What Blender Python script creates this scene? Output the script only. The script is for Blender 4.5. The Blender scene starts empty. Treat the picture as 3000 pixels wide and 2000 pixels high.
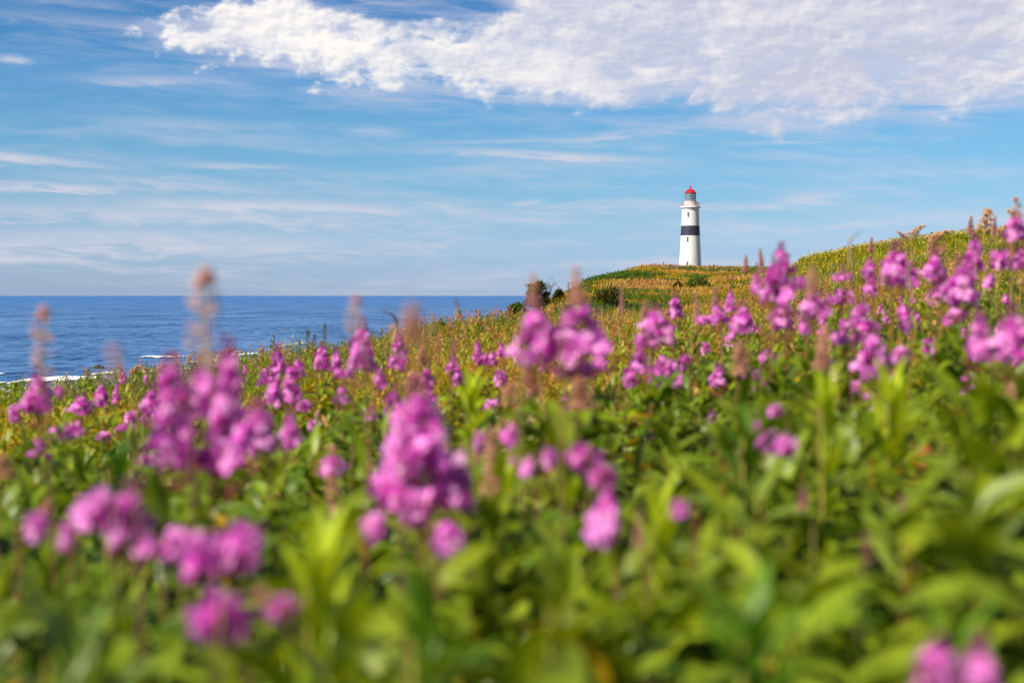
import bpy, bmesh, math, random
import numpy as np
from mathutils import Vector, Matrix, noise

# ------------------------------------------------------------------ camera, sky, sun, exposure
scene = bpy.context.scene
COL = scene.collection
F = 4166.7            # focal length in the pixels of a 3000 wide frame (50 mm lens)
CZ = 16.0             # eye height above the sea
PITCH = math.atan(134 / F)
cam_d = bpy.data.cameras.new("camera")
cam_d.lens = 50; cam_d.sensor_width = 36
cam_d.clip_start = 0.05; cam_d.clip_end = 200000
cam_d.dof.use_dof = True
cam_d.dof.focus_distance = 260
cam_d.dof.aperture_fstop = 2.5
cam = bpy.data.objects.new("camera", cam_d)
cam.location = (0, 0, CZ)
cam.rotation_euler = (math.pi / 2 - PITCH, 0, 0)
COL.objects.link(cam)
scene.camera = cam

SUN_EL, SUN_AZ = math.radians(43), math.radians(234)   # azimuth clockwise from +Y: behind the camera, to the left
sun_dir = Vector((math.sin(SUN_AZ) * math.cos(SUN_EL), math.cos(SUN_AZ) * math.cos(SUN_EL), math.sin(SUN_EL)))
sl = bpy.data.lights.new("sun", 'SUN')
sl.energy = 5.0; sl.angle = math.radians(0.6); sl.color = (1.0, 0.94, 0.82)
so = bpy.data.objects.new("sun", sl)
so.rotation_euler = sun_dir.to_track_quat('Z', 'Y').to_euler()
so.location = (0, 0, 60)
COL.objects.link(so)

scene.view_settings.view_transform = 'Standard'
scene.view_settings.look = 'None'
scene.view_settings.exposure = 0.68
scene.view_settings.gamma = 1.0
scene.cycles.max_bounces = 6
scene.cycles.transparent_max_bounces = 6
scene.cycles.use_denoising = True
scene.cycles.sample_clamp_indirect = 6

world = bpy.data.worlds.new("World")
scene.world = world
world.use_nodes = True
SKY_STRENGTH = 0.088


class G:
    """small helper to write node maths"""
    def __init__(s, tree):
        s.t = tree; s.n = tree.nodes; s.l = tree.links

    def put(s, sock, v):
        if isinstance(v, bpy.types.NodeSocket):
            s.l.new(v, sock)
        else:
            sock.default_value = v

    def m(s, op, a, b=0.0, c=0.0, clamp=False):
        n = s.n.new('ShaderNodeMath'); n.operation = op; n.use_clamp = clamp
        for k, v in enumerate((a, b, c)):
            s.put(n.inputs[k], v)
        return n.outputs[0]

    def add(s, a, b): return s.m('ADD', a, b)
    def sub(s, a, b): return s.m('SUBTRACT', a, b)
    def mul(s, a, b): return s.m('MULTIPLY', a, b)

    def step(s, x, lo, hi):
        n = s.n.new('ShaderNodeMapRange'); n.interpolation_type = 'SMOOTHSTEP'; n.clamp = True
        s.put(n.inputs[0], x); s.put(n.inputs[1], lo); s.put(n.inputs[2], hi)
        n.inputs[3].default_value = 0.0; n.inputs[4].default_value = 1.0
        return n.outputs[0]

    def lin(s, x, lo, hi, a, b):
        n = s.n.new('ShaderNodeMapRange'); n.clamp = True
        s.put(n.inputs[0], x)
        for k, v in zip((1, 2, 3, 4), (lo, hi, a, b)):
            n.inputs[k].default_value = v
        return n.outputs[0]

    def xyz(s, x, y, z=0.0):
        n = s.n.new('ShaderNodeCombineXYZ')
        for k, v in enumerate((x, y, z)):
            s.put(n.inputs[k], v)
        return n.outputs[0]

    def sep(s, v):
        n = s.n.new('ShaderNodeSeparateXYZ'); s.l.new(v, n.inputs[0])
        return n.outputs

    def noise(s, vec, scale=1.0, detail=4.0, rough=0.5, dist=0.0, lac=2.0):
        n = s.n.new('ShaderNodeTexNoise')
        s.l.new(vec, n.inputs['Vector'])
        n.inputs['Scale'].default_value = scale; n.inputs['Detail'].default_value = detail
        n.inputs['Roughness'].default_value = rough; n.inputs['Distortion'].default_value = dist
        n.inputs['Lacunarity'].default_value = lac
        return n.outputs['Fac']

    def voro(s, vec, scale=1.0, smooth=0.6):
        n = s.n.new('ShaderNodeTexVoronoi'); n.feature = 'SMOOTH_F1'
        s.l.new(vec, n.inputs['Vector']); n.inputs['Scale'].default_value = scale
        n.inputs['Smoothness'].default_value = smooth
        return n.outputs['Distance']

    def mix(s, fac, a, b, mode='MIX'):
        n = s.n.new('ShaderNodeMix'); n.data_type = 'RGBA'; n.blend_type = mode
        s.put(n.inputs[0], fac)
        for k, v in ((6, a), (7, b)):
            s.put(n.inputs[k], v if isinstance(v, bpy.types.NodeSocket) else (*v, 1.0))
        return n.outputs[2]

    def ramp(s, x, stops):
        n = s.n.new('ShaderNodeValToRGB'); s.put(n.inputs[0], x)
        e = n.color_ramp.elements
        while len(e) < len(stops):
            e.new(0.5)
        for k, (p, c) in enumerate(stops):
            e[k].position = p; e[k].color = (*c, 1.0)
        return n.outputs[0]

    def curve(s, x, pts):
        n = s.n.new('ShaderNodeFloatCurve')
        c = n.mapping.curves[0]
        while len(c.points) < len(pts):
            c.points.new(0.5, 0.5)
        for p, (a, b) in zip(c.points, pts):
            p.location = (a, b); p.handle_type = 'AUTO'
        n.mapping.update()
        s.put(n.inputs['Value'], x)
        return n.outputs[0]


def build_sky():
    g = G(world.node_tree)
    g.n.clear()
    out = g.n.new('ShaderNodeOutputWorld'); bg = g.n.new('ShaderNodeBackground')
    g.l.new(bg.outputs[0], out.inputs[0])
    bg.inputs[1].default_value = SKY_STRENGTH
    sky = g.n.new('ShaderNodeTexSky'); sky.sky_type = 'NISHITA'; sky.sun_disc = False
    sky.sun_elevation = SUN_EL; sky.sun_rotation = SUN_AZ
    sky.altitude = 0; sky.air_density = 1.0; sky.dust_density = 0.25; sky.ozone_density = 2.6
    tc = g.n.new('ShaderNodeTexCoord')
    x, y, z = g.sep(tc.outputs['Generated'])
    az = g.mul(g.m('ARCTAN2', x, y), 180 / math.pi)           # degrees clockwise from north
    el = g.mul(g.m('ARCSINE', z), 180 / math.pi)
    A = lambda px: math.degrees(math.atan((px - 1500) / F))
    E = lambda row: math.degrees(math.atan((866 - row) / F))
    # the blue deepens with height; a little warmer and paler near the sea
    tint = g.ramp(g.lin(el, -2, 14, 0, 1), [(0.0, (.40, .56, 1.04)), (.13, (.40, .56, 1.04)), (.20, (.39, .54, .93)), (.34, (.38, .57, .80)), (.5, (.35, .60, .78)), (.66, (.31, .58, .80)), (.80, (.14, .46, .72)), (1.0, (.07, .36, .66))])
    base = g.mix(1.0, sky.outputs[0], tint, 'MULTIPLY')
    p = g.xyz(az, el)
    # ---- cirrus: long streaks
    warpn = g.noise(p, .16, 2.0)
    tilt = g.add(el, g.mul(az, .035))
    sp = g.xyz(g.mul(az, .13), g.add(g.mul(tilt, 1.15), g.mul(warpn, 1.6)), 3.1)
    st = g.noise(sp, 1.0, 6.0, .58, .35)
    st2 = g.noise(g.xyz(g.mul(az, .5), g.mul(tilt, 3.2), 8.0), 1.0, 5.0, .6, .5)
    streak = g.mul(g.step(g.add(g.mul(st, .75), g.mul(st2, .25)), .43, .72), g.lin(el, 0.2, 1.6, .35, 1))
    low = g.step(el, 5.6, 1.0)
    streak = g.mul(streak, g.add(.36, g.mul(low, .60)))
    patches = None
    for px, row, wx, wy, tl, k in ((1600, 458, 330, 13, .05, .75), (1690, 485, 330, 26, .03, .30), (820, 612, 520, 24, .02, .80), (2400, 590, 120, 24, .0, .62),
                                   (2270, 612, 110, 13, .05, .5), (2560, 562, 110, 10, .06, .35), (90, 487, 240, 13, .09, .65), (120, 565, 330, 16, .02, .70), (520, 552, 360, 20, .07, .45),
                                   (1820, 400, 220, 14, -.10, .45), (1560, 415, 330, 7, -.02, .4), (480, 258, 230, 18, -.02, .42), (690, 495, 190, 10, .02, .42), (1090, 392, 90, 16, .0, .40), (430, 700, 520, 26, .01, .55),
                                   (930, 738, 420, 10, .02, .45), (300, 105, 430, 26, .05, .25), (50, 218, 45, 12, .05, .65), (210, 50, 200, 20, .0, .25), (2290, 428, 140, 6, .0, .4), (1540, 598, 45, 9, -.1, .6),
                                   (2700, 520, 420, 22, .02, .28), (2800, 650, 330, 26, .02, .45), (500, 640, 900, 34, .01, .55), (300, 722, 900, 40, .0, .60), (2300, 700, 600, 30, .02, .25), (1300, 640, 500, 26, .01, .28), (520, 380, 260, 18, .02, .32), (1010, 520, 300, 18, .02, .22)):
        da = g.sub(az, A(px)); de = g.add(g.sub(el, E(row)), g.mul(da, tl))
        dx = g.mul(da, 1 / (wx * .01375)); dy = g.mul(de, 1 / (wy * .01375))
        dy = g.add(dy, g.mul(g.sub(st2, .5), 2.6))
        r2 = g.add(g.mul(dx, dx), g.mul(dy, dy))
        v = g.mul(g.m('EXPONENT', g.mul(r2, -1.0)), min(k * 1.3, .95))
        patches = v if patches is None else g.m('MAXIMUM', patches, v)
    patches = g.mul(patches, g.lin(st2, .3, .65, .35, 1.15))
    cirrus = g.m('MAXIMUM', streak, patches)
    base = g.mix(g.m('MINIMUM', cirrus, .85), base, (4.75, 4.75, 5.5))
    # ---- the bank of heaped cloud
    ca = g.lin(az, -30, 30, 0, 1)
    cx = lambda px: (A(px) + 30) / 60
    ce = lambda row: (E(row) + 4) / 24
    lowc = g.curve(ca, [(0, ce(-120)), (cx(250), ce(30)), (cx(440), ce(128)), (cx(700), ce(176)), (cx(950), ce(215)), (cx(1280), ce(238)), (cx(1500), ce(275)), (cx(1800), ce(312)),
                        (cx(2010), ce(318)), (cx(2110), ce(352)), (cx(2400), ce(360)), (cx(2620), ce(332)), (cx(2720), ce(352)), (cx(2900), ce(325)), (1, ce(310))])
    uppc = g.curve(ca, [(0, ce(300)), (cx(250), ce(200)), (cx(440), ce(132)), (cx(650), ce(62)), (cx(850), ce(4)), (cx(980), ce(44)), (cx(1150), ce(92)), (cx(1390), ce(86)), (cx(1490), ce(20)),
                        (cx(1600), ce(-130)), (1, ce(-300))])
    lowe = g.sub(g.mul(lowc, 24), 4.0); uppe = g.sub(g.mul(uppc, 24), 4.0)
    inside = g.m('MINIMUM', g.sub(el, lowe), g.sub(uppe, el))

    def heap(off, det):
        """billowing field; off steps towards the sun (up and to the left)"""
        qq = g.xyz(g.add(g.mul(az, .62), -.10 * off), g.add(el, .13 * off), 5.0)
        a_ = g.noise(qq, .50, 3.0, .5, .3)
        b_ = g.noise(qq, 1.2, det, .58, .25)
        return g.add(g.mul(g.sub(a_, .5), 2.2), g.mul(g.sub(b_, .5), 3.9))
    h0 = heap(0, 7.0)
    dens = g.add(g.m('MINIMUM', inside, g.lin(az, -9, 8, 1.5, .95)), g.add(h0, g.lin(az, -16, -3, .45, .35)))
    mask = g.mul(g.step(dens, -.10, g.lin(az, -12, 6, .65, 1.1)), g.lin(az, -10, 8, .98, .90))
    # flat streaks drawn out below the bank
    drawn = g.noise(g.xyz(g.mul(az, .16), g.mul(tilt, 1.5), 15.0), 1.0, 6.0, .6, .4)
    veil = g.mul(g.step(g.add(inside, g.mul(g.sub(drawn, .5), 5.0)), -1.2, 1.0), .72)
    lit = g.sub(heap(0, 4.0), heap(1, 4.0))
    lit = g.step(lit, -.65, .65)
    side = g.step(az, 11, -7)
    tone = g.noise(g.xyz(g.mul(az, .26), g.mul(el, .62), 2.0), .9, 6.0, .55, .5)
    core = g.step(dens, .1, 1.6)
    soft = g.noise(g.xyz(g.mul(az, .33), g.mul(el, .85), 22.0), 1.5, 5.0, .5, .6)
    lit = g.add(g.mul(lit, g.lin(az, -8, 3, .70, .52)), g.add(g.add(g.lin(az, -8, 3, .0, .02), g.mul(side, .20)), g.add(g.mul(g.sub(tone, .5), 2.2), g.mul(g.sub(soft, .5), g.lin(az, -8, 3, .2, 1.5)))))
    lit = g.add(lit, g.mul(g.mul(core, g.lin(az, -9, 2, .35, .0)), 1.0))
    lit = g.m('MINIMUM', g.m('MAXIMUM', lit, 0.0), 1.0)
    shade = g.mix(side, (4.15, 4.3, 5.2), (4.5, 4.75, 5.6))
    white = g.mix(side, (6.5, 6.2, 6.3), (7.2, 6.9, 6.6))
    cc = g.mix(lit, shade, white)
    gap = g.noise(g.xyz(g.mul(az, .30), g.mul(el, .9), 31.0), 1.25, 7.0, .62, .5)
    gap = g.mul(g.step(gap, .47, .63), g.mul(g.lin(az, -7, 6, .1, .95), g.step(inside, 5.2, .6)))
    mask = g.mul(mask, g.sub(1.0, gap))
    base = g.mix(veil, base, (4.35, 4.45, 5.5))
    colr = g.mix(mask, base, cc)
    g.l.new(colr, bg.inputs[0])


build_sky()

# ------------------------------------------------------------------ shared helpers
rng = np.random.default_rng(7)
R = random.Random(11)


def ray(px, row):
    X = (px - 1500) / F; Y = (1000 - row) / F
    c, s = math.cos(PITCH), math.sin(PITCH)
    return Vector((X, c + Y * s, -s + Y * c))


def at(px, row, d):
    r = ray(px, row)
    return Vector((0, 0, CZ)) + r * (d / r.y)


def tag(o, label=None, cat=None, group=None, kind=None):
    if label: o['label'] = label
    if cat: o['category'] = cat
    if group: o['group'] = group
    if kind: o['kind'] = kind
    return o


def empty(name, loc, label=None, cat=None, group=None):
    o = bpy.data.objects.new(name, None)
    o.empty_display_size = .2
    o.location = loc
    COL.objects.link(o)
    return tag(o, label, cat, group)


def link(name, me, parent=None):
    o = bpy.data.objects.new(name, me)
    COL.objects.link(o)
    if parent: o.parent = parent
    return o


class Acc:
    """collects batches of vertices, quads / tris and colours; makes ONE mesh"""
    def __init__(s):
        s.v = []; s.f = []; s.c = []; s.n = 0; s.fm = []

    def put(s, v, f, c, mat=0):
        v = np.asarray(v, np.float32).reshape(-1, 3); f = np.asarray(f, np.int32)
        c = np.broadcast_to(np.asarray(c, np.float32), (len(v), 3))
        s.v.append(v); s.c.append(c); s.f.append(f + s.n); s.n += len(v)
        s.fm.append(np.full(len(f), mat, np.int32))

    def mesh(s, name, mats, smooth=True):
        me = bpy.data.meshes.new(name)
        V = np.concatenate(s.v); C = np.concatenate(s.c)
        me.vertices.add(len(V)); me.vertices.foreach_set('co', V.ravel())
        tot = [np.full(len(f), f.shape[1], np.int32) for f in s.f]
        tot = np.concatenate(tot); idx = np.concatenate([f.ravel() for f in s.f])
        me.loops.add(len(idx)); me.loops.foreach_set('vertex_index', idx)
        me.polygons.add(len(tot))
        st = np.zeros(len(tot), np.int32); st[1:] = np.cumsum(tot)[:-1]
        me.polygons.foreach_set('loop_start', st)
        me.polygons.foreach_set('loop_total', tot)
        me.polygons.foreach_set('material_index', np.concatenate(s.fm))
        me.polygons.foreach_set('use_smooth', np.full(len(tot), smooth, bool))
        ca = me.color_attributes.new('Col', 'FLOAT_COLOR', 'POINT')
        ca.data.foreach_set('color', np.c_[C, np.ones(len(C))].astype(np.float32).ravel())
        for m in (mats if isinstance(mats, (list, tuple)) else [mats]):
            me.materials.append(m)
        me.update(calc_edges=True)
        me.validate()
        return me


def leaves(acc, base, yaw, elev, droop, L, W, col, S=4, fold=True, tipcol=None, prof=.75, roll=0.0, foldk=.35, mat=0):
    """batch of lance-shaped leaves, each a curved strip with a mid fold"""
    base = np.asarray(base, float); N = len(base)
    if N == 0: return
    S = max(S, 2)
    b = lambda a: np.broadcast_to(np.asarray(a, float), (N,))
    yaw, elev, droop, L, W, roll = map(b, (yaw, elev, droop, L, W, roll))
    t = np.linspace(0, 1, S + 1)
    ang = elev[:, None] - droop[:, None] * t[None] ** 1.2
    step = (L / S)[:, None]
    r = np.zeros((N, S + 1)); z = np.zeros((N, S + 1))
    am = .5 * (ang[:, 1:] + ang[:, :-1])
    r[:, 1:] = np.cumsum(np.cos(am) * step, 1); z[:, 1:] = np.cumsum(np.sin(am) * step, 1)
    cy, sy = np.cos(yaw)[:, None], np.sin(yaw)[:, None]
    mid = base[:, None, :] + np.stack([r * cy, r * sy, z], -1)
    w = .5 * W[:, None] * (np.sin(np.pi * np.clip(t, .03, .985) ** prof) ** .9)[None]
    cr, sr = np.cos(roll)[:, None], np.sin(roll)[:, None]
    nrm = np.stack([-np.sin(ang) * cy, -np.sin(ang) * sy, np.cos(ang)], -1)
    sid = np.stack([-sy + 0 * r, cy + 0 * r, 0 * r], -1)
    side = sid * cr[..., None] + nrm * sr[..., None]
    up = nrm * cr[..., None] - sid * sr[..., None]
    K = 3 if fold else 2
    l = mid - side * w[..., None] + up * (foldk * w)[..., None] * fold
    rr = mid + side * w[..., None] + up * (foldk * w)[..., None] * fold
    V = np.stack([l, mid, rr] if fold else [l, rr], 2)           # N,S+1,K,3
    i = np.arange(S)[:, None] * K + np.arange(K - 1)[None]
    q = np.stack([i, i + 1, i + K + 1, i + K], -1).reshape(-1, 4)
    q = (q[None] + (np.arange(N) * (S + 1) * K)[:, None, None]).reshape(-1, 4)
    col = np.broadcast_to(np.asarray(col, float), (N, 3))
    if tipcol is None:
        c = np.repeat(col[:, None], (S + 1) * K, 1)
    else:
        tc = np.broadcast_to(np.asarray(tipcol, float), (N, 3))
        c = col[:, None] * (1 - t)[None, :, None] + tc[:, None] * t[None, :, None]
        c = np.repeat(c, K, 1)
    acc.put(V, q, c.reshape(-1, 3), mat)


def tubes(acc, P, rad, col, sides=5, mat=0):
    """batch of tapered tubes: P (N,K,3), rad (N,K)"""
    P = np.asarray(P, float); N, K, _ = P.shape
    rad = np.broadcast_to(np.asarray(rad, float), (N, K))
    T = np.gradient(P, axis=1); T /= np.linalg.norm(T, axis=-1, keepdims=True) + 1e-9
    ref = np.where(np.abs(T[..., 2:3]) > .8, np.array([1.0, 0, 0]), np.array([0, 0, 1.0]))
    a = np.cross(T, ref); a /= np.linalg.norm(a, axis=-1, keepdims=True) + 1e-9
    b_ = np.cross(T, a)
    th = np.arange(sides) / sides * 2 * math.pi
    V = P[:, :, None] + rad[..., None, None] * (a[:, :, None] * np.cos(th)[:, None] + b_[:, :, None] * np.sin(th)[:, None])
    i = np.arange(K - 1)[:, None] * sides; j = np.arange(sides)[None]; j2 = (j + 1) % sides
    q = np.stack([i + j, i + j2, i + sides + j2, i + sides + j], -1).reshape(-1, 4)
    q = (q[None] + (np.arange(N) * K * sides)[:, None, None]).reshape(-1, 4)
    col = np.asarray(col, float)
    if col.ndim == 1: col = np.broadcast_to(col, (N, 3))
    acc.put(V, q, np.repeat(col, K * sides, 0), mat)


def frames(nrm, roll):
    n = nrm / (np.linalg.norm(nrm, axis=-1, keepdims=True) + 1e-9)
    ref = np.where(np.abs(n[:, 2:3]) > .9, np.array([1.0, 0, 0]), np.array([0, 0, 1.0]))
    a = np.cross(ref, n); a /= np.linalg.norm(a, axis=-1, keepdims=True) + 1e-9
    b_ = np.cross(n, a)
    c, s = np.cos(roll)[:, None], np.sin(roll)[:, None]
    return np.stack([a * c + b_ * s, b_ * c - a * s, n], -1)      # columns


# ------------------------------------------------------------------ materials
def mat_new(name):
    m = bpy.data.materials.new(name); m.use_nodes = True
    g = G(m.node_tree)
    g.bsdf = next(n for n in g.n if n.type == 'BSDF_PRINCIPLED')
    g.out = next(n for n in g.n if n.type == 'OUTPUT_MATERIAL')
    return m, g


def setp(b, **k):
    for a, v in k.items():
        b.inputs[a.replace('_', ' ')].default_value = v


def leaf_mat(name, trans=.35, rough=.45, spec=.35, var=.35, tint=(1.15, 1.1, .5), nscale=22):
    m, g = mat_new(name)
    at_ = g.n.new('ShaderNodeAttribute'); at_.attribute_name = 'Col'
    tc = g.n.new('ShaderNodeTexCoord')
    nz = g.noise(tc.outputs['Object'], nscale, 3, .6)
    k = g.lin(nz, .25, .75, 1 - var, 1 + var)
    c = g.mix(1.0, at_.outputs['Color'], g.xyz(k, k, k), 'MULTIPLY')
    g.l.new(c, g.bsdf.inputs['Base Color'])
    setp(g.bsdf, Roughness=rough); g.bsdf.inputs['Specular IOR Level'].default_value = spec
    tr = g.n.new('ShaderNodeBsdfTranslucent')
    g.l.new(g.mix(1.0, c, tint, 'MULTIPLY'), tr.inputs[0])
    mx = g.n.new('ShaderNodeMixShader'); mx.inputs[0].default_value = trans
    g.l.new(g.bsdf.outputs[0], mx.inputs[1]); g.l.new(tr.outputs[0], mx.inputs[2])
    g.l.new(mx.outputs[0], g.out.inputs[0])
    return m


M_LEAF = leaf_mat('fireweed_leaf', .36, .42, .35, .25, (1.2, 1.1, .35))
M_GRASS = leaf_mat('meadow_grass', .35, .6, .2, .16, (1.15, 1.0, .55), 3)
M_PETAL = leaf_mat('petal', .40, .55, .2, .16, (1.15, .7, 1.1), 60)
M_STEM = leaf_mat('stem', .0, .55, .3, .25)
M_DRY = leaf_mat('dry_spike', .30, .7, .15, .3, (1.1, .9, .8), 40)
M_NEEDLE = leaf_mat('needles', .15, .6, .25, .3, nscale=6)


def plain(name, col, rough=.6, spec=.4, metal=0.0, nscale=4.0, var=.08, bump=0.0, bscale=20.0):
    m, g = mat_new(name)
    tc = g.n.new('ShaderNodeTexCoord')
    nz = g.noise(tc.outputs['Object'], nscale, 5, .6)
    k = g.lin(nz, .3, .7, 1 - var, 1 + var)
    g.l.new(g.mix(1.0, col, g.xyz(k, k, k), 'MULTIPLY'), g.bsdf.inputs['Base Color'])
    setp(g.bsdf, Roughness=rough, Metallic=metal); g.bsdf.inputs['Specular IOR Level'].default_value = spec
    if bump:
        b = g.n.new('ShaderNodeBump'); b.inputs['Strength'].default_value = bump; b.inputs['Distance'].default_value = .05
        g.l.new(g.noise(tc.outputs['Object'], bscale, 4, .6), b.inputs['Height'])
        g.l.new(b.outputs[0], g.bsdf.inputs['Normal'])
    return m


# ------------------------------------------------------------------ the lie of the land
# canopy control: column px -> list of (distance, row)  (rows of the plant tops as seen)
CTRL={
 -1500:[(1.2,2050),(2,1774),(5,1480),(10,1290),(18,1250),(30,1300),(70,1500),(160,1330),(320,1120),(700,960)],
 -600:[(1.2,2040),(2,1715),(5,1440),(10,1260),(20,1185),(36,1400),(70,1500),(140,1380),(260,1160),(600,980)],
 0:[(1.2,2020),(2,1671),(5,1410),(10,1250),(17,1175),(24,1150),(36,1400),(70,1560),(140,1380),(260,1180),(600,990)],
 400:[(1.2,2010),(2,1656),(5,1400),(10,1215),(18,1140),(27,1103),(40,1350),(80,1480),(150,1350),(270,1170),(600,990)],
 800:[(1.2,2010),(2,1634),(5,1385),(10,1190),(20,1078),(27,1045),(34,1024),(50,1230),(100,1350),(180,1280),(300,1160),(600,990)],
 1200:[(1.2,2000),(2,1611),(5,1370),(10,1150),(20,1052),(32,1000),(46,966),(65,1070),(110,1210),(200,1210),(320,1120),(600,990)],
 1500:[(1.2,2000),(2,1582),(5,1350),(10,1110),(20,1012),(36,955),(58,925),(80,990),(150,1080),(260,1100),(400,1060),(700,990)],
 1620:[(1.2,2000),(2,1574),(5,1345),(10,1095),(25,980),(40,940),(60,918),(110,862),(170,880),(230,940),(350,1050),(700,990)],
 1800:[(1.2,2000),(2,1552),(5,1330),(10,1080),(25,970),(40,935),(60,922),(100,888),(150,845),(220,800),(300,815),(420,900),(700,970)],
 2050:[(1.2,1990),(2,1523),(5,1310),(10,1060),(25,955),(60,925),(100,880),(180,815),(270,785),(440,790),(650,830),(900,960)],
 2300:[(1.2,1990),(2,1478),(5,1280),(10,1030),(25,930),(60,868),(85,832),(110,800),(180,790),(270,782),(440,790),(700,860)],
 2350:[(60,862),(85,795),(110,747),(180,782)],
 2420:[(1.2,1985),(2,1449),(5,1260),(10,1010),(25,905),(50,840),(80,765),(110,738),(180,775),(300,790)],
 2600:[(1.2,1980),(2,1404),(5,1230),(10,985),(25,862),(50,790),(80,728),(110,706),(180,745),(270,775),(400,782)],
 3000:[(1.2,1970),(2,1286),(5,1150),(10,900),(20,810),(50,705),(90,668),(150,690),(400,760)],
 3800:[(1.2,1950),(2,1212),(5,1100),(10,840),(20,750),(50,670),(90,640),(150,670),(400,740)],
}
def ctrl_pts():
    P=[]
    for px,l in CTRL.items():
        for d,row in l:
            P.append(((px-1500)/F*d,d,CZ-(row-866)/F*d))
    for a in range(100,261,40):
        t=math.radians(a)
        for d,dz in((3,.6),(10,.8),(40,2),(150,9),(500,20)):
            s=1 if a<180 else .3
            P.append((d*math.sin(t),d*math.cos(t),CZ-.6-dz*(.15 if a<200 else 1)))
    P.append((0,0,CZ-.55))
    return np.array(P)
def warp(x,y):
    r=np.hypot(x,y)+1e-6; k=np.log1p(r/1.2)/r
    return x*k*1.0,y*k
def tps_fit(P,lam=1e-4):
    u,v=warp(P[:,0],P[:,1]); n=len(u)
    d2=(u[:,None]-u)**2+(v[:,None]-v)**2
    K=.5*d2*np.log(d2+1e-12); K+=lam*np.eye(n)
    Q=np.c_[np.ones(n),u,v]
    A=np.block([[K,Q],[Q.T,np.zeros((3,3))]])
    # fit angular drop so near and far weigh alike
    r=np.hypot(P[:,0],P[:,1])
    val=(P[:,2]-CZ)/(r+1.0)
    w=np.linalg.solve(A,np.r_[val,0,0,0])
    return u,v,w
FIT=tps_fit(ctrl_pts())
def canopy(x,y):
    x=np.asarray(x,float); y=np.asarray(y,float); sh=x.shape; x=x.ravel(); y=y.ravel()
    u,v,w=FIT; a,b=warp(x,y); out=np.empty(len(a))
    for i in range(0,len(a),20000):
        aa=a[i:i+20000,None]; bb=b[i:i+20000,None]
        d2=(aa-u)**2+(bb-v)**2
        out[i:i+20000]=(.5*d2*np.log(d2+1e-12))@w[:-3]+w[-3]+w[-2]*aa[:,0]+w[-1]*bb[:,0]
    return (CZ+out*(np.hypot(x,y)+1)).reshape(sh)


def plant_height(d):
    return np.interp(d, [0, 24, 60, 120, 400], [1.08, 1.05, .6, .42, .4])


def ground(x, y):
    return canopy(x, y) - plant_height(np.hypot(x, y))


def ground1(x, y):
    return float(ground(np.array([x]), np.array([y]))[0])


def canopy_hit(px, row, extra=.03):
    D = np.geomspace(1.2, 500, 500)
    r = ray(px, row)
    X = r.x / r.y * D; Z = CZ + r.z / r.y * D
    h = canopy(X, D) + extra
    i = np.argmax(Z < h)
    return float(D[i]) if (Z < h).any() else 60.0


def build_terrain():
    rad = np.r_[0.0, np.geomspace(.4, 1100, 150)]
    th = np.r_[np.linspace(-40, 40, 161), np.linspace(40, 320, 71)[1:-1]]
    th = np.radians(th); n = len(th)
    X = rad[:, None] * np.sin(th)[None]; Y = rad[:, None] * np.cos(th)[None]
    Z = ground(X, Y)
    Z = np.maximum(Z, -6.0)
    Z[rad > 900] = -6.0
    out = (rad[:, None] > 430) & (np.degrees(th)[None] < 4) | (rad[:, None] > 430) & (np.degrees(th)[None] > 60)
    Z[out] = -6.0
    V = np.stack([X, Y, Z], -1).reshape(-1, 3)
    i = np.arange(len(rad) - 1)[:, None] * n; j = np.arange(n)[None]; j2 = (j + 1) % n
    q = np.stack([i + j, i + n + j, i + n + j2, i + j2], -1).reshape(-1, 4)[:, ::-1]
    a = Acc(); a.put(V, q, (.1, .1, .03))
    m, g = mat_new('meadow_soil')
    tc = g.n.new('ShaderNodeTexCoord'); P = tc.outputs['Object']
    n1 = g.noise(P, .09, 6, .6); n2 = g.noise(P, 1.3, 6, .65)
    c = g.ramp(n1, [(.35, (.045, .060, .012)), (.5, (.12, .095, .02)), (.65, (.17, .11, .03))])
    c = g.mix(g.step(n2, .35, .7), (.02, .026, .008), c)
    z = g.sep(P)[2]
    c = g.mix(g.step(z, 3.0, .6), c, (.16, .14, .12))           # bare rock at the water's edge
    g.l.new(c, g.bsdf.inputs['Base Color']); setp(g.bsdf, Roughness=.95)
    o = link('ground', a.mesh('ground', m)); tag(o, kind='structure')


build_terrain()


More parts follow.
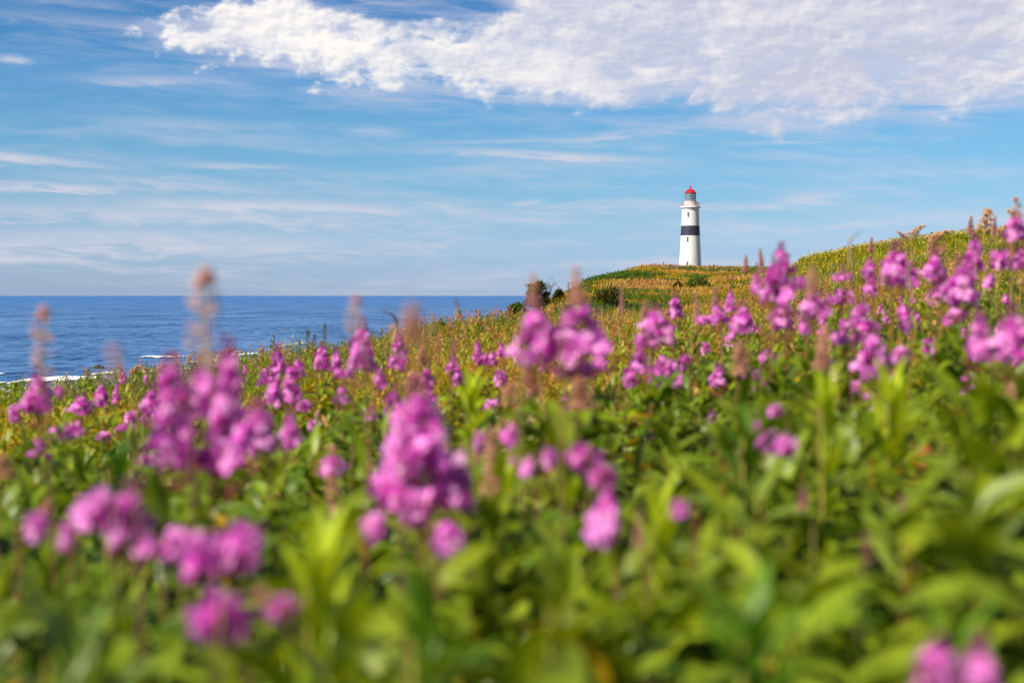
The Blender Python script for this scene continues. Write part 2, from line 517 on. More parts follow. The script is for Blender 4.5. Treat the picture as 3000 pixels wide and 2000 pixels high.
def build_sea():
    a = Acc()
    s = 120000.0
    a.put([(-s, -s, 0), (s, -s, 0), (s, s, 0), (-s, s, 0)], [(0, 1, 2, 3)], (0, .1, .3))
    m, g = mat_new('sea_water')
    tc = g.n.new('ShaderNodeTexCoord'); P = tc.outputs['Object']
    x, y, z = g.sep(P)
    w = g.xyz(g.mul(x, 3.2), g.mul(y, 1.25))
    n1 = g.noise(w, .075, 5, .66, .4)
    n2 = g.noise(w, .62, 5, .70, .3)
    n3 = g.noise(w, .006, 4, .55)
    dist = g.m('SQRT', g.add(g.mul(x, x), g.mul(y, y)))
    t = g.add(g.add(g.mul(n1, .58), g.mul(n2, .42)), g.mul(g.sub(n3, .5), .34))
    near = g.ramp(t, [(.41, (.014, .046, .115)), (.47, (.050, .132, .285)), (.54, (.088, .182, .355)), (.66, (.15, .26, .43))])
    far = g.ramp(n3, [(.3, (.034, .118, .295)), (.7, (.068, .168, .350))])
    c = g.mix(g.step(dist, 700, 5000), near, far)
    # scattered white horses
    cap = g.mul(g.step(g.noise(w, .16, 4, .7), .715, .74), g.step(n3, .5, .58))
    c = g.mix(g.mul(cap, g.step(dist, 2500, 500)), c, (.7, .72, .74))
    g.l.new(c, g.bsdf.inputs['Base Color'])
    setp(g.bsdf, Roughness=.55); g.bsdf.inputs['Specular IOR Level'].default_value = .12
    b = g.n.new('ShaderNodeBump'); b.inputs['Distance'].default_value = 1.6
    g.l.new(g.mul(g.step(dist, 6000, 300), .5), b.inputs['Strength'])
    g.l.new(g.add(g.mul(n1, .8), g.mul(n2, .35)), b.inputs['Height'])
    g.l.new(b.outputs[0], g.bsdf.inputs['Normal'])
    o = link('sea', a.mesh('sea', m)); tag(o, kind='structure')

    # surf: foam rafts lying on the water along the shore, real thin sheets with torn outlines
    fm, g = mat_new('surf_foam')
    tc = g.n.new('ShaderNodeTexCoord'); P = tc.outputs['Object']
    x, y, z = g.sep(P)
    at_ = g.n.new('ShaderNodeAttribute'); at_.attribute_name = 'Col'
    e = g.sep(at_.outputs['Vector'])[0]
    nz = g.noise(g.xyz(x, g.mul(y, .35)), .35, 6, .65)
    alpha = g.step(g.add(g.mul(g.sub(nz, .5), 2.2), e), .38, .52)
    setp(g.bsdf, Roughness=.9); g.bsdf.inputs['Base Color'].default_value = (.80, .80, .78, 1)
    g.l.new(alpha, g.bsdf.inputs['Alpha'])
    a = Acc()
    rows = [  # polyline of (px, row) on the water, half width in metres, density
        ([(-250, 1140), (0, 1128), (60, 1118), (140, 1112), (230, 1112), (330, 1106)], 11, 1.0),
        ([(-300, 1162), (0, 1150), (120, 1140), (250, 1140)], 13, .68),
        ([(400, 1049), (440, 1047), (500, 1048), (560, 1046)], 8, .66),
        ([(610, 1049), (660, 1043), (720, 1039), (780, 1036)], 9, .8),
        ([(360, 1094), (450, 1090), (540, 1084), (640, 1076)], 8, .72),
        ([(760, 1026), (860, 1010), (960, 998)], 8, .6),
        ([(250, 1098), (320, 1096), (380, 1092)], 7, .62), ([(-150, 1100), (-40, 1098), (60, 1100)], 6, .5), ([(520, 1066), (600, 1060), (690, 1056)], 7, .6), ([(150, 1082), (210, 1080)], 5, .45),
    ]
    for pl, hw, k in rows:
        pts = []
        for (p0, p1) in zip(pl[:-1], pl[1:]):
            for s_ in range(8):
                u = s_ / 8
                r = ray(p0[0] + (p1[0] - p0[0]) * u, p0[1] + (p1[1] - p0[1]) * u + R.uniform(-.8, .8))
                pts.append(Vector((0, 0, CZ)) + r * (-CZ / r.z))
        n = len(pts); V = []; C = []
        for i, p in enumerate(pts):
            endf = min(1, i / 5, (n - 1 - i) / 5)
            for s_, e_ in ((-1, 0), (-.4, 1), (.4, 1), (1, 0)):
                V.append((p.x, p.y + s_ * hw * (.6 + .4 * endf), .12 + .25 * e_ * endf)); C.append((k * e_ * endf,) * 3)
        f = [(i * 4 + j, i * 4 + j + 1, i * 4 + 5 + j, i * 4 + 4 + j) for i in range(n - 1) for j in range(3)]
        a.put(V, [q[::-1] for q in f], np.array(C))
    o = link('surf_foam', a.mesh('surf_foam', fm))
    tag(o, 'white surf breaking along the shore below the meadow', kind='stuff')


build_sea()


def blob(name, mat, sub=3, amp=.25, scale=(1, 1, 1), nsc=1.6, seed=0, col=(.1, .1, .1)):
    bm = bmesh.new()
    bmesh.ops.create_icosphere(bm, subdivisions=sub, radius=1)
    for v in bm.verts:
        k = 1 + amp * noise.fractal(v.co * nsc + Vector((seed, 0, 0)), 1.0, 2.0, 4)
        v.co = Vector((v.co.x * scale[0], v.co.y * scale[1], v.co.z * scale[2])) * k
    me = bpy.data.meshes.new(name); bm.to_mesh(me); bm.free()
    me.materials.append(mat)
    return me


M_ROCK = plain('sea_rock', (.05, .048, .045), .8, .3, bump=.6, bscale=3)
r_ = ray(287, 1080); p = Vector((0, 0, CZ)) + r_ * (-CZ / r_.z)
o = link('sea_rock', blob('sea_rock', M_ROCK, 3, .35, (1.25, .9, .75), 1.7, 4)); o.location = (p.x, p.y, .1)
tag(o, 'small dark rock awash in the sea beyond the leafy edge', 'rock')

# ------------------------------------------------------------------ the lighthouse
M_WHITE = plain('white_paint', (.70, .655, .585), .55, .3, nscale=.6, var=.05, bump=.25, bscale=3)
def weather(m):
    g = G(m.node_tree); b = next(n for n in g.n if n.type == 'BSDF_PRINCIPLED')
    src = b.inputs['Base Color'].links[0].from_socket
    tc = g.n.new('ShaderNodeTexCoord'); x, y, z = g.sep(tc.outputs['Object'])
    s_ = g.noise(g.xyz(g.mul(x, 1.6), g.mul(y, 1.6), g.mul(z, .16)), 1.0, 6, .65)
    s2 = g.noise(g.xyz(x, y, g.mul(z, .8)), .5, 5, .6)
    c = g.mix(g.mul(g.step(s_, .52, .70), .45), src, (.46, .38, .28))
    c = g.mix(g.mul(g.step(s2, .55, .72), .30), c, (.52, .50, .47))
    g.l.new(c, b.inputs['Base Color'])


weather(M_WHITE)
M_NAVY = plain('navy_paint', (.036, .036, .052), .5, .3, nscale=.8, var=.15)
M_RED = plain('red_paint', (.46, .012, .018), .35, .5, nscale=1, var=.06)
M_PINK = plain('gallery_rail_paint', (.62, .20, .20), .5, .4)
M_IRON = plain('lantern_iron', (.09, .13, .14), .5, .4)
M_DARK = plain('window_dark', (.012, .014, .018), .25, .5)
M_LENS = plain('lens_brass', (.14, .19, .15), .3, .6, metal=.2)
M_GLASS, g_ = mat_new('lantern_glass')
setp(g_.bsdf, Roughness=.03, IOR=1.3); g_.bsdf.inputs['Base Color'].default_value = (.42, .58, .58, 1)
g_.bsdf.inputs['Alpha'].default_value = .40


def lathe(prof, seg=64, bm=None):
    bm = bm or bmesh.new()
    rings = []
    for r, z in prof:
        rings.append([bm.verts.new((r * math.cos(2 * math.pi * k / seg), r * math.sin(2 * math.pi * k / seg), z)) for k in range(seg)])
    for a, b in zip(rings[:-1], rings[1:]):
        for k in range(seg):
            f = bm.faces.new((a[k], a[(k + 1) % seg], b[(k + 1) % seg], b[k])); f.smooth = True
    if prof[0][0] > 1e-4: bm.faces.new(rings[0][::-1])
    if prof[-1][0] > 1e-4: bm.faces.new(rings[-1])
    return bm


def finish(bm, name, mat, parent, loc=None, autosmooth=True):
    bmesh.ops.recalc_face_normals(bm, faces=bm.faces)
    me = bpy.data.meshes.new(name); bm.to_mesh(me); bm.free()
    me.materials.append(mat)
    if autosmooth:
        me.set_sharp_from_angle(angle=math.radians(35))
    o = link(name, me, parent)
    if loc is not None: o.location = loc
    return o


def box(bm, c, s, rot=None):
    m = Matrix.Translation(c) @ (rot or Matrix.Identity(4)) @ Matrix.Diagonal((*s, 1))
    bmesh.ops.create_cube(bm, size=1.0, matrix=m)


def build_lighthouse():
    d = 440.0
    k = d / F / 4.9                           # metres per unit of the measured drawing
    base = at(1930 + 451 / 4.9, 500 + 1400 / 4.9, d)
    H0 = 1.6                                  # foot of the tower, out of sight behind the crest
    lh = empty('lighthouse', (base.x, base.y, base.z - H0), 'tall white lighthouse with one dark band and a red dome on the hilltop', 'lighthouse')
    z = lambda v: (1400 - v) * k + H0
    r0, rA, rB, rC = 160 * k, 137 * k, 129.5 * k, 121 * k
    rt = lambda zz: float(np.interp(zz, [0, H0, z(935), z(795), z(575)], [r0 * 1.015, r0, rA, rB, rC]))
    bm = lathe([(rt(0), 0), (rt(H0), H0), (rt(z(1200)), z(1200)), (rA, z(935))]); finish(bm, 'lower_tower', M_WHITE, lh)
    bm = lathe([(rA + .03, z(935)), (rB + .03, z(795))]); finish(bm, 'band', M_NAVY, lh)
    bm = lathe([(rB, z(795)), (rC, z(575))]); finish(bm, 'upper_tower', M_WHITE, lh)
    bm = lathe([(rC + .06, z(575)), (rC + .10, z(568)), (rC + .02, z(562)), (rC + .04, z(548)), (rC + .16, z(541)), (144 * k, z(537)), (144 * k, z(517)), (rC, z(513))])
    finish(bm, 'gallery', M_WHITE, lh)
    bm = lathe([(91 * k, z(514)), (91 * k, z(500)), (90 * k, z(452)), (94 * k, z(449)), (94 * k, z(445)), (80 * k, z(444))]); finish(bm, 'lantern_wall', M_WHITE, lh)
    # railing
    bm = bmesh.new(); rr = 126 * k
    for zz in (463, 478, 493):
        seg = 48
        prev = None; ring = []
        for q in range(seg):
            an = 2 * math.pi * q / seg
            ring.append([bm.verts.new(((rr + dx) * math.cos(an), (rr + dx) * math.sin(an), z(zz) + dz)) for dx, dz in ((-.03, -.03), (.03, -.03), (.03, .03), (-.03, .03))])
        for q in range(seg):
            a, b = ring[q], ring[(q + 1) % seg]
            for c in range(4):
                bm.faces.new((a[c], b[c], b[(c + 1) % 4], a[(c + 1) % 4]))
    for q in range(18):
        an = 2 * math.pi * (q + .5) / 18
        box(bm, ((rr + .0) * math.cos(an), rr * math.sin(an), (z(514) + z(458)) / 2), (.08, .08, z(458) - z(514)))
    finish(bm, 'railing', M_PINK, lh, autosmooth=False)
    # lantern: glass, bars, lens
    bm = lathe([(74 * k, z(446)), (74 * k, z(332))], 24); gl = finish(bm, 'lantern_glass', M_GLASS, lh)
    bm = bmesh.new()
    for q in range(14):
        an = 2 * math.pi * q / 14
        box(bm, (75.5 * k * math.cos(an), 75.5 * k * math.sin(an), (z(446) + z(330)) / 2), (.10, .10, z(330) - z(446)), None)
    for zz in (336, 372, 408, 442):
        ring = []
        for q in range(42):
            an = 2 * math.pi * q / 42
            ring.append([bm.verts.new(((76.5 * k + dx) * math.cos(an), (76.5 * k + dx) * math.sin(an), z(zz) + dz)) for dx, dz in ((-.04, -.045), (.04, -.045), (.04, .045), (-.04, .045))])
        for q in range(42):
            a, b = ring[q], ring[(q + 1) % 42]
            for c in range(4):
                bm.faces.new((a[c], b[c], b[(c + 1) % 4], a[(c + 1) % 4]))
    finish(bm, 'glazing_bars', M_IRON, gl, autosmooth=False)
    bm = lathe([(.15, z(446)), (.45, z(440)), (.72, z(425)), (.78, z(395)), (.66, z(365)), (.38, z(348)), (.1, z(336))], 24); finish(bm, 'lens', M_LENS, lh)
    # dome, ball and rod
    dome = [(82 * k, z(330)), (83 * k, z(327)), (78 * k, z(322)), (71 * k, z(310)), (60 * k, z(296)), (45 * k, z(283)), (28 * k, z(274)), (13 * k, z(269)), (10 * k, z(262)), (9 * k, z(252))]
    bm = lathe(dome, 28); dm = finish(bm, 'dome', M_RED, lh)
    bm = bmesh.new()
    for q in range(14):
        an = 2 * math.pi * q / 14
        pts = [Vector((r * 1.012 * math.cos(an), r * 1.012 * math.sin(an), zz + .02)) for r, zz in dome[2:8]]
        for a, b in zip(pts[:-1], pts[1:]):
            md = (a + b) / 2; v = b - a
            box(bm, md, (.07, .07, v.length), v.to_track_quat('Z', 'Y').to_matrix().to_4x4())
    finish(bm, 'rib', M_RED, dm, autosmooth=False)
    bm = bmesh.new(); bmesh.ops.create_uvsphere(bm, u_segments=20, v_segments=12, radius=14.5 * k, matrix=Matrix.Translation((0, 0, z(237))))
    for f in bm.faces: f.smooth = True
    finish(bm, 'ball', M_RED, lh)
    bm = lathe([(.035, z(224)), (.02, z(140))], 8); finish(bm, 'lightning_rod', M_IRON, lh)
    # windows: dark panes in a white frame, let into the wall on the side that faces us
    bear = math.atan2(-base.y, -base.x)
    for wx, y0, y1, cx0 in ((425, 610, 665, 455.5), (415.5, 962, 1018, 454), (408, 1315, 1370, 451)):
        zc = (z(y0) + z(y1)) / 2; R_ = rt(zc)
        off = (cx0 - wx) * k
        an = bear - math.asin(off / R_)          # towards the left as we see it
        rot = Matrix.Rotation(an, 4, 'Z')
        rw = R_ + .02
        c = Vector((rw * math.cos(an), rw * math.sin(an), zc)); w_, h_ = 24 * k, (y1 - y0) * k * 1.15
        bm = bmesh.new()
        box(bm, c, (.12, w_, h_), rot); win = finish(bm, 'window', M_DARK, lh, autosmooth=False)
        bm = bmesh.new()
        rad = Vector((math.cos(an), math.sin(an), 0)); tan_ = Vector((-math.sin(an), math.cos(an), 0))
        for s_ in (-1, 1):
            box(bm, c + tan_ * s_ * (w_ / 2 + .02), (.14, .04, h_ + .12), rot)
            box(bm, c + rad * .01 + Vector((0, 0, s_ * (h_ / 2 + .03))), (.14, w_ - .01, .05), rot)
        for s_ in (-1 / 6, 1 / 6):
            box(bm, c + rad * .02 + Vector((0, 0, s_ * h_)), (.11, w_ - .01, .06), rot)
        finish(bm, 'frame', M_WHITE, win, autosmooth=False)


build_lighthouse()

# ------------------------------------------------------------------ colours of the meadow
GREEN = np.array((.084, .160, .006)); YGREEN = np.array((.27, .325, .008)); DGREEN = np.array((.030, .075, .006))
BLUEG = np.array((.13, .19, .040)); OCHRE = np.array((.54, .31, .010)); GOLD = np.array((.60, .33, .026)); TAN = np.array((.68, .37, .12))
PINKTAN = np.array((.68, .29, .15)); OLIVE = np.array((.29, .28, .008)); RUST = np.array((.58, .17, .05)); MAROON = np.array((.28, .10, .09))


def fbm(x, y, s, seed=0.0, oct=3):
    return np.array([noise.fractal(Vector((a * s, b * s, seed)), 1.0, 2.0, oct) for a, b in zip(x, y)])


def scatter(d0, d1, dens, az0=-25, az1=25):
    a0, a1 = math.radians(az0), math.radians(az1)
    n = int((a1 - a0) * .5 * (d1 ** 2 - d0 ** 2) * dens)
    r = np.sqrt(rng.uniform(d0 ** 2, d1 ** 2, n)); a = rng.uniform(a0, a1, n)
    return r * np.sin(a), r * np.cos(a)


def mixc(a, b, t):
    return a[None] * (1 - t)[:, None] + b[None] * t[:, None] if a.ndim == 1 else a * (1 - t)[:, None] + b * t[:, None]


# ---- the flowering plants the photo shows one by one
# cx, top, bottom, width (in the photo's pixels), distance (0: worked out), tip row of the bud spire, form, label
FW = [
    (108, 1106, 1212, 92, 4.2, 0, None, 'magenta fireweed head with a side lobe, under the tall brown seed spike by the surf'),
    (172, 1130, 1165, 32, 4.4, 0, 'few', 'dark little magenta tuft beside the head below the tall brown spike at the surf'),
    (112, 1290, 1347, 62, 5.0, 0, None, 'small pink fireweed cluster low below the leftmost magenta head'),
    (197, 1236, 1287, 95, 4.8, 0, 'wide', 'broad pale pink fireweed cluster low to one side of the leftmost magenta head'),
    (46, 1188, 1240, 38, 6.0, 0, None, 'pale pink fireweed closest to the left edge of the photo, above a dim green gap'),
    (300, 1130, 1190, 46, 0, 0, 'cone', 'crisp deep purple fireweed cone in front of leafy bushes near the surf'),
    (340, 1128, 1182, 26, 0, 0, 'tall', 'slim purple fireweed touching the crisp deep purple cone by the leafy bushes'),
    (240, 1165, 1215, 70, 7.0, 0, 'cone', 'pale pink domed fireweed between the leftmost head and the crisp purple cone'),
    (440, 1148, 1222, 66, 7.0, 0, 'cone', 'dusty pale pink fireweed just left of the huge blurred double head'),
    (385, 1206, 1242, 42, 7.5, 0, 'few', 'small dusty pink fireweed tuft below the crisp purple cone'),
    (422, 1220, 1252, 26, 8.0, 0, 'few', 'tiny bright magenta tuft beneath the dusty pale head left of the double head'),
    (363, 1240, 1262, 50, 7.0, 0, 'wide', 'flat lilac fireweed streak under the small dusty tuft'),
    (304, 1266, 1290, 46, 6.5, 0, 'few', 'faint pink pair of blooms below the pale domed fireweed'),
    (420, 1328, 1370, 62, 5.0, 0, 'wide', 'faint pink blooms among ochre leaves below the huge double head'),
    (532, 1090, 1378, 130, 2.5, 0, 'tall', 'huge blurred magenta fireweed, left lobe of the double head'),
    (662, 1058, 1384, 112, 2.5, 0, 'tall', 'huge blurred magenta fireweed, right lobe of the double head'),
    (600, 1085, 1230, 100, 2.6, 0, 'cone', 'blurred magenta fireweed bridging the two lobes of the double head'),
    (758, 1205, 1330, 110, 3.0, 0, 'cone', 'broad blurred pink fireweed beside the double head, paler and lower'),
    (852, 1220, 1318, 60, 3.4, 0, 'cone', 'smaller blurred mauve fireweed low beside the broad pale cluster'),
    (815, 1031, 1092, 46, 8.5, 0, 'cone', 'soft pink upright fireweed below the sea, just above the two-part head'),
    (877, 1054, 1104, 38, 9.0, 0, 'cone', 'small pink fireweed right of the soft pink upright one, against dark leaves'),
    (783, 1080, 1130, 56, 7.0, 0, 'wide', 'pale washed-out pink fireweed beside the two-part head'),
    (852, 1083, 1182, 58, 6.0, 0, 'tall', 'bright magenta taller half of the two-part fireweed head'),
    (800, 1115, 1190, 56, 6.0, 0, 'cone', 'pale pink lower half of the two-part fireweed head'),
    (893, 1172, 1206, 46, 6.5, 0, 'few', 'purple fireweed tuft at the foot of the two-part head'),
    (912, 1231, 1262, 28, 0, 0, 'few', 'single pink bloom alone over green leaves below the two-part head'),
    (940, 1021, 1084, 50, 8.5, 0, 'cone', 'clear magenta fireweed with a twin, under upright green dock spikes'),
    (984, 1033, 1090, 37, 8.5, 0, 'cone', 'narrower twin of the clear magenta fireweed under the dock spikes'),
    (1055, 968, 1086, 82, 4.8, 0, 'cone', 'large magenta fireweed under the leaning brown seed spike over the sea'),
    (1112, 1085, 1138, 38, 5.0, 0, 'cone', 'dark violet tuft below the large magenta fireweed over the sea'),
    (1010, 1075, 1110, 50, 5.0, 0, 'wide', 'rosy washed-out tuft at the shoulder of the large magenta fireweed'),
    (1004, 1138, 1183, 52, 5.5, 0, 'cone', 'mauve fireweed low under the large magenta one, over dark leaves'),
    (1165, 986, 1084, 58, 7.0, 0, 'tall', 'sharp two-tiered magenta fireweed under the hooked brown spire'),
    (1155, 1150, 1224, 66, 5.0, 0, 'cone', 'dusty pink fireweed rising just above the largest magenta cluster'),
    (1250, 1083, 1130, 42, 7.0, 0, 'cone', 'pale pink fireweed on its own in the rusty grass, upper of two'),
    (1258, 1130, 1178, 38, 7.0, 0, 'cone', 'magenta fireweed in the rusty grass, lower of two'),
    (1325, 1043, 1090, 34, 7.5, 990, 'cone', 'small violet fireweed with a thin spire, left of two purple tufts'),
    (1345, 1080, 1134, 56, 7.5, 0, 'wide', 'scattered violet blooms beneath the thin-spired fireweed'),
    (1399, 1008, 1064, 32, 8.5, 0, 'tall', 'slim violet fireweed left of the rounded purple tuft in mid field'),
    (1432, 1028, 1073, 50, 8.5, 0, 'wide', 'rounded purple tuft in the middle field left of the big double magenta head'),
    (1467, 1008, 1046, 28, 9.0, 0, 'cone', 'pale lilac fireweed right of the rounded purple tuft'),
    (1465, 1085, 1130, 40, 8.0, 0, 'few', 'loose pale pink blooms below the rounded purple tuft'),
    (1240, 1178, 1496, 250, 2.3, 0, 'big', 'largest flower head of all, broad and tall, left of the tall yellow-green shoot'),
    (1340, 1395, 1490, 92, 2.3, 0, 'cone', 'purple lobe jutting from the lower right of the largest cluster'),
    (1222, 1440, 1545, 90, 2.25, 0, 'few', 'loose mauve blooms trailing from the bottom of the largest cluster'),
    (1100, 1503, 1586, 68, 1.95, 0, 'few', 'single magenta bloom below the left foot of the largest cluster'),
    (1318, 1537, 1625, 86, 1.9, 0, 'few', 'single dusky purple bloom below the right foot of the largest cluster'),
    (972, 1340, 1394, 68, 2.9, 0, 'few', 'lone bright pink bloom over yellow-green leaves left of the largest cluster'),
    (1075, 1196, 1242, 62, 6.0, 0, 'wide', 'small mauve pair of blooms left of the dusty head above the largest cluster'),
    (1572, 920, 1072, 120, 3.1, 0, 'cone', 'big blurred magenta head, left of the pair below the dark spruce'),
    (1700, 906, 1052, 150, 3.1, 0, 'cone', 'big blurred magenta head, right of the pair below the round juniper'),
    (1688, 1055, 1112, 96, 3.2, 0, 'wide', 'dark purple blooms hanging under the right head of the big pair'),
    (1757, 1050, 1082, 34, 3.3, 0, 'few', 'single dark violet bloom at the right foot of the big pair'),
    (1980, 876, 932, 46, 9.0, 0, 'cone', 'bright pink fireweed standing alone below the lighthouse hill'),
    (1922, 914, 985, 92, 4.6, 0, 'cone', 'rounded magenta fireweed down-slope of the lighthouse, left of its lone neighbour'),
    (1893, 975, 1026, 64, 4.7, 0, 'wide', 'magenta lower tier under the rounded fireweed down-slope of the lighthouse'),
    (1962, 975, 1012, 30, 4.8, 0, 'few', 'small pink side tuft right of the magenta lower tier'),
    (2100, 895, 950, 58, 6.5, 0, 'cone', 'pink fireweed with a side branch, left of the taller three-part group'),
    (2058, 926, 952, 40, 6.5, 0, 'few', 'small pink side branch left of the pink fireweed below the tower'),
    (2176, 904, 976, 72, 6.0, 0, 'cone', 'full pink fireweed low between the side-branched one and the tallest head'),
    (2138, 860, 914, 34, 7.0, 0, 'tall', 'slim magenta fireweed above and between two pink heads'),
    (2147, 968, 992, 22, 6.0, 0, 'few', 'one tiny magenta bloom under the full pink fireweed'),
    (1878, 1036, 1098, 74, 5.6, 0, 'cone', 'round pink fireweed, left one of the mid-field pair under the green slope'),
    (1958, 1046, 1120, 84, 5.5, 0, 'wide', 'broad pink fireweed, right one of the mid-field pair under the green slope'),
    (2010, 1038, 1066, 36, 6.0, 0, 'few', 'little pink bloom to the right of the mid-field pair'),
    (1845, 1098, 1136, 46, 5.6, 0, 'few', 'pink blooms below the round left head of the mid-field pair'),
    (1918, 1105, 1138, 50, 5.7, 0, 'few', 'lilac blooms low between the heads of the mid-field pair'),
    (1982, 1120, 1142, 28, 5.4, 0, 'few', 'small dark purple bloom below the broad right head of the mid-field pair'),
    (2105, 1078, 1136, 54, 6.0, 0, 'cone', 'pink fireweed beside a rusty seed stalk, left of a ragged magenta one'),
    (2215, 1078, 1142, 88, 5.4, 0, 'wide', 'ragged magenta fireweed right of the rusty seed stalk'),
    (2255, 1025, 1068, 54, 6.5, 0, 'wide', 'smaller magenta tuft above the ragged fireweed'),
    (2286, 733, 806, 62, 4.6, 712, 'cone', 'tallest fireweed against the sky right of the lighthouse, its purple crown'),
    (2280, 792, 888, 112, 4.5, 0, 'cone', 'wide magenta skirt of blooms below the purple crown right of the lighthouse'),
    (2216, 806, 862, 34, 4.7, 0, 'tall', 'pink side spike left of the wide magenta skirt'),
    (2338, 812, 850, 52, 4.6, 0, 'few', 'pink side blooms right of the wide magenta skirt'),
    (2288, 888, 968, 78, 4.9, 0, 'cone', 'pink pyramid of blooms straight below the tallest fireweed'),
    (2384, 860, 936, 90, 4.4, 0, 'cone', 'dense rounded pink fireweed right of the pink pyramid'),
    (2357, 935, 986, 34, 4.4, 0, 'few', 'magenta trailing blooms under the dense rounded pink fireweed'),
    (2470, 795, 824, 52, 6.0, 0, 'wide', 'arched magenta tuft on the slope below the yellow-flowered hill'),
    (2462, 845, 892, 66, 6.0, 0, 'wide', 'three-lobed pink fireweed beneath the arched magenta tuft'),
    (2545, 765, 812, 40, 6.0, 0, 'cone', 'light pink fireweed top, first right of the arched tuft'),
    (2550, 808, 866, 46, 6.0, 0, 'tall', 'magenta spotted lower blooms under the light pink top'),
    (2628, 742, 842, 112, 4.8, 0, 'cone', 'broad magenta fireweed in front of the tan grass, with a thin stalk before it'),
    (2735, 755, 822, 66, 5.2, 0, 'cone', 'arched pink fireweed with a brown gap inside, right of the broad magenta one'),
    (2762, 808, 866, 60, 5.2, 0, 'cone', 'magenta blooms below the arched pink fireweed'),
    (2815, 785, 898, 112, 4.3, 0, 'cone', 'largest pink fireweed of the right slope, spilling downwards'),
    (2850, 708, 792, 60, 5.8, 0, 'tall', 'leaning magenta fireweed high on the slope below the feathery grass'),
    (2934, 728, 792, 62, 5.8, 0, 'wide', 'lilac fireweed between the leaning one and the edge of the photo'),
    (2975, 642, 708, 72, 4.8, 0, 'cone', 'deep purple fireweed highest at the right edge, under tall dry grass'),
    (2992, 735, 790, 46, 5.2, 0, 'tall', 'purple fireweed cut by the right edge, below the highest purple one'),
    (2902, 800, 842, 36, 6.0, 0, 'few', 'pair of faint pink blooms right of the largest pink fireweed of the slope'),
    (2652, 900, 978, 54, 5.6, 0, 'few', 'loose magenta blooms in dark leaves below the broad magenta fireweed'),
    (2800, 908, 955, 66, 5.0, 0, 'few', 'dark violet blooms just below the largest pink fireweed of the right slope'),
    (2522, 894, 972, 86, 4.8, 0, 'cone', 'square-topped pink fireweed in the middle of the right slope'),
    (2482, 962, 1014, 76, 4.8, 0, 'wide', 'magenta lower blooms spreading left under the square-topped fireweed'),
    (2560, 988, 1110, 100, 3.9, 0, 'cone', 'big soft pink fireweed behind the bright yellow-green shoot'),
    (2640, 1018, 1068, 56, 4.1, 0, 'few', 'pink side blooms right of the big soft head behind the yellow-green shoot'),
    (2718, 993, 1044, 46, 5.4, 0, 'few', 'small pink pointed bloom alone on the dark right slope'),
    (2875, 932, 1060, 66, 3.2, 0, 'tall', 'blurred narrow pink fireweed, left of the pair at the right edge'),
    (2972, 932, 1064, 110, 3.1, 0, 'cone', 'blurred full pink fireweed, right of the pair at the right edge'),
    (2425, 1060, 1136, 64, 4.6, 0, 'few', 'single soft pink ball of bloom under a rusty stalk'),
    (2507, 1118, 1152, 36, 4.4, 0, 'few', 'tiny purple bloom left of the bright yellow-green shoot'),
    (2545, 1144, 1172, 34, 4.2, 0, 'few', 'tiny pink bloom at the foot of the bright yellow-green shoot'),
    (2278, 1258, 1334, 102, 2.7, 0, 'wide', 'isolated vivid magenta fireweed in the green of the right half'),
    (2273, 1188, 1222, 38, 2.9, 0, 'few', 'small pale pink bloom just above the isolated vivid magenta one'),
    (2212, 1233, 1257, 26, 2.9, 0, 'few', 'tiny lilac bloom up-left of the isolated vivid magenta one'),
    (2752, 1176, 1196, 20, 5.5, 0, 'few', 'tiniest pink dot of bloom in the leaves of the right slope'),
    (2735, 1895, 2040, 140, 1.25, 0, 'cone', 'blurred pink fireweed at the bottom edge, left of the two halves'),
    (2860, 1905, 2050, 120, 1.25, 0, 'cone', 'blurred pink fireweed at the bottom edge, right of the two halves'),
    (1788, 1443, 1587, 92, 1.9, 0, 'few', 'tall single pale pink bloom over leaves at the centre right, beside an orange stalk'),
    (1700, 1298, 1382, 100, 2.3, 0, 'few', 'pale pink pair of blooms, upper of two in the centre right'),
    (1773, 1353, 1434, 70, 2.25, 0, 'few', 'mauve-pink bloom just below the pale pair in the centre right'),
    (1553, 1335, 1394, 42, 2.4, 0, 'few', 'small oval pink bloom right of the largest cluster, lowest of three'),
    (1610, 1316, 1372, 42, 2.4, 0, 'few', 'small dusty bloom between the oval one and the pale pair'),
    (1503, 1338, 1364, 26, 2.5, 0, 'few', 'faint tiny pink bloom left of the small oval one'),
    (1499, 1245, 1314, 46, 2.9, 0, 'few', 'pale upright pink bloom in the ochre stalks right of the largest cluster'),
    (1400, 1260, 1325, 40, 2.9, 0, 'few', 'lilac bloom nearest the right side of the largest cluster'),
    (1990, 1466, 1518, 56, 2.0, 0, 'few', 'very pale pink bloom right of the tall single one'),
    (290, 1443, 1552, 116, 1.9, 0, 'few', 'pale pink left bloom of the two-lobed cluster in the lower left'),
    (378, 1446, 1606, 126, 1.9, 0, 'cone', 'magenta right bloom of the two-lobed cluster in the lower left'),
    (107, 1503, 1586, 62, 1.9, 0, 'few', 'slanting pale pink bloom left of the two-lobed cluster'),
    (192, 1530, 1614, 46, 1.85, 0, 'few', 'upright mauve bloom just below the slanting pale one'),
    (518, 1550, 1648, 78, 1.8, 0, 'few', 'round magenta bloom attached to the left of the broad pink cluster'),
    (655, 1522, 1694, 190, 1.75, 0, 'wide', 'broad pink cluster in the lower left, widest head there'),
    (440, 1582, 1628, 72, 1.85, 0, 'few', 'very dark purple bloom between the two-lobed and the broad clusters'),
    (650, 1724, 1888, 150, 1.42, 0, 'few', 'lowest pink bloom of the lower left, hanging under the broad cluster'),
    (830, 1738, 1822, 90, 1.5, 0, 'few', 'dusty mauve bloom leaning at the right of the lowest pink one'),
]


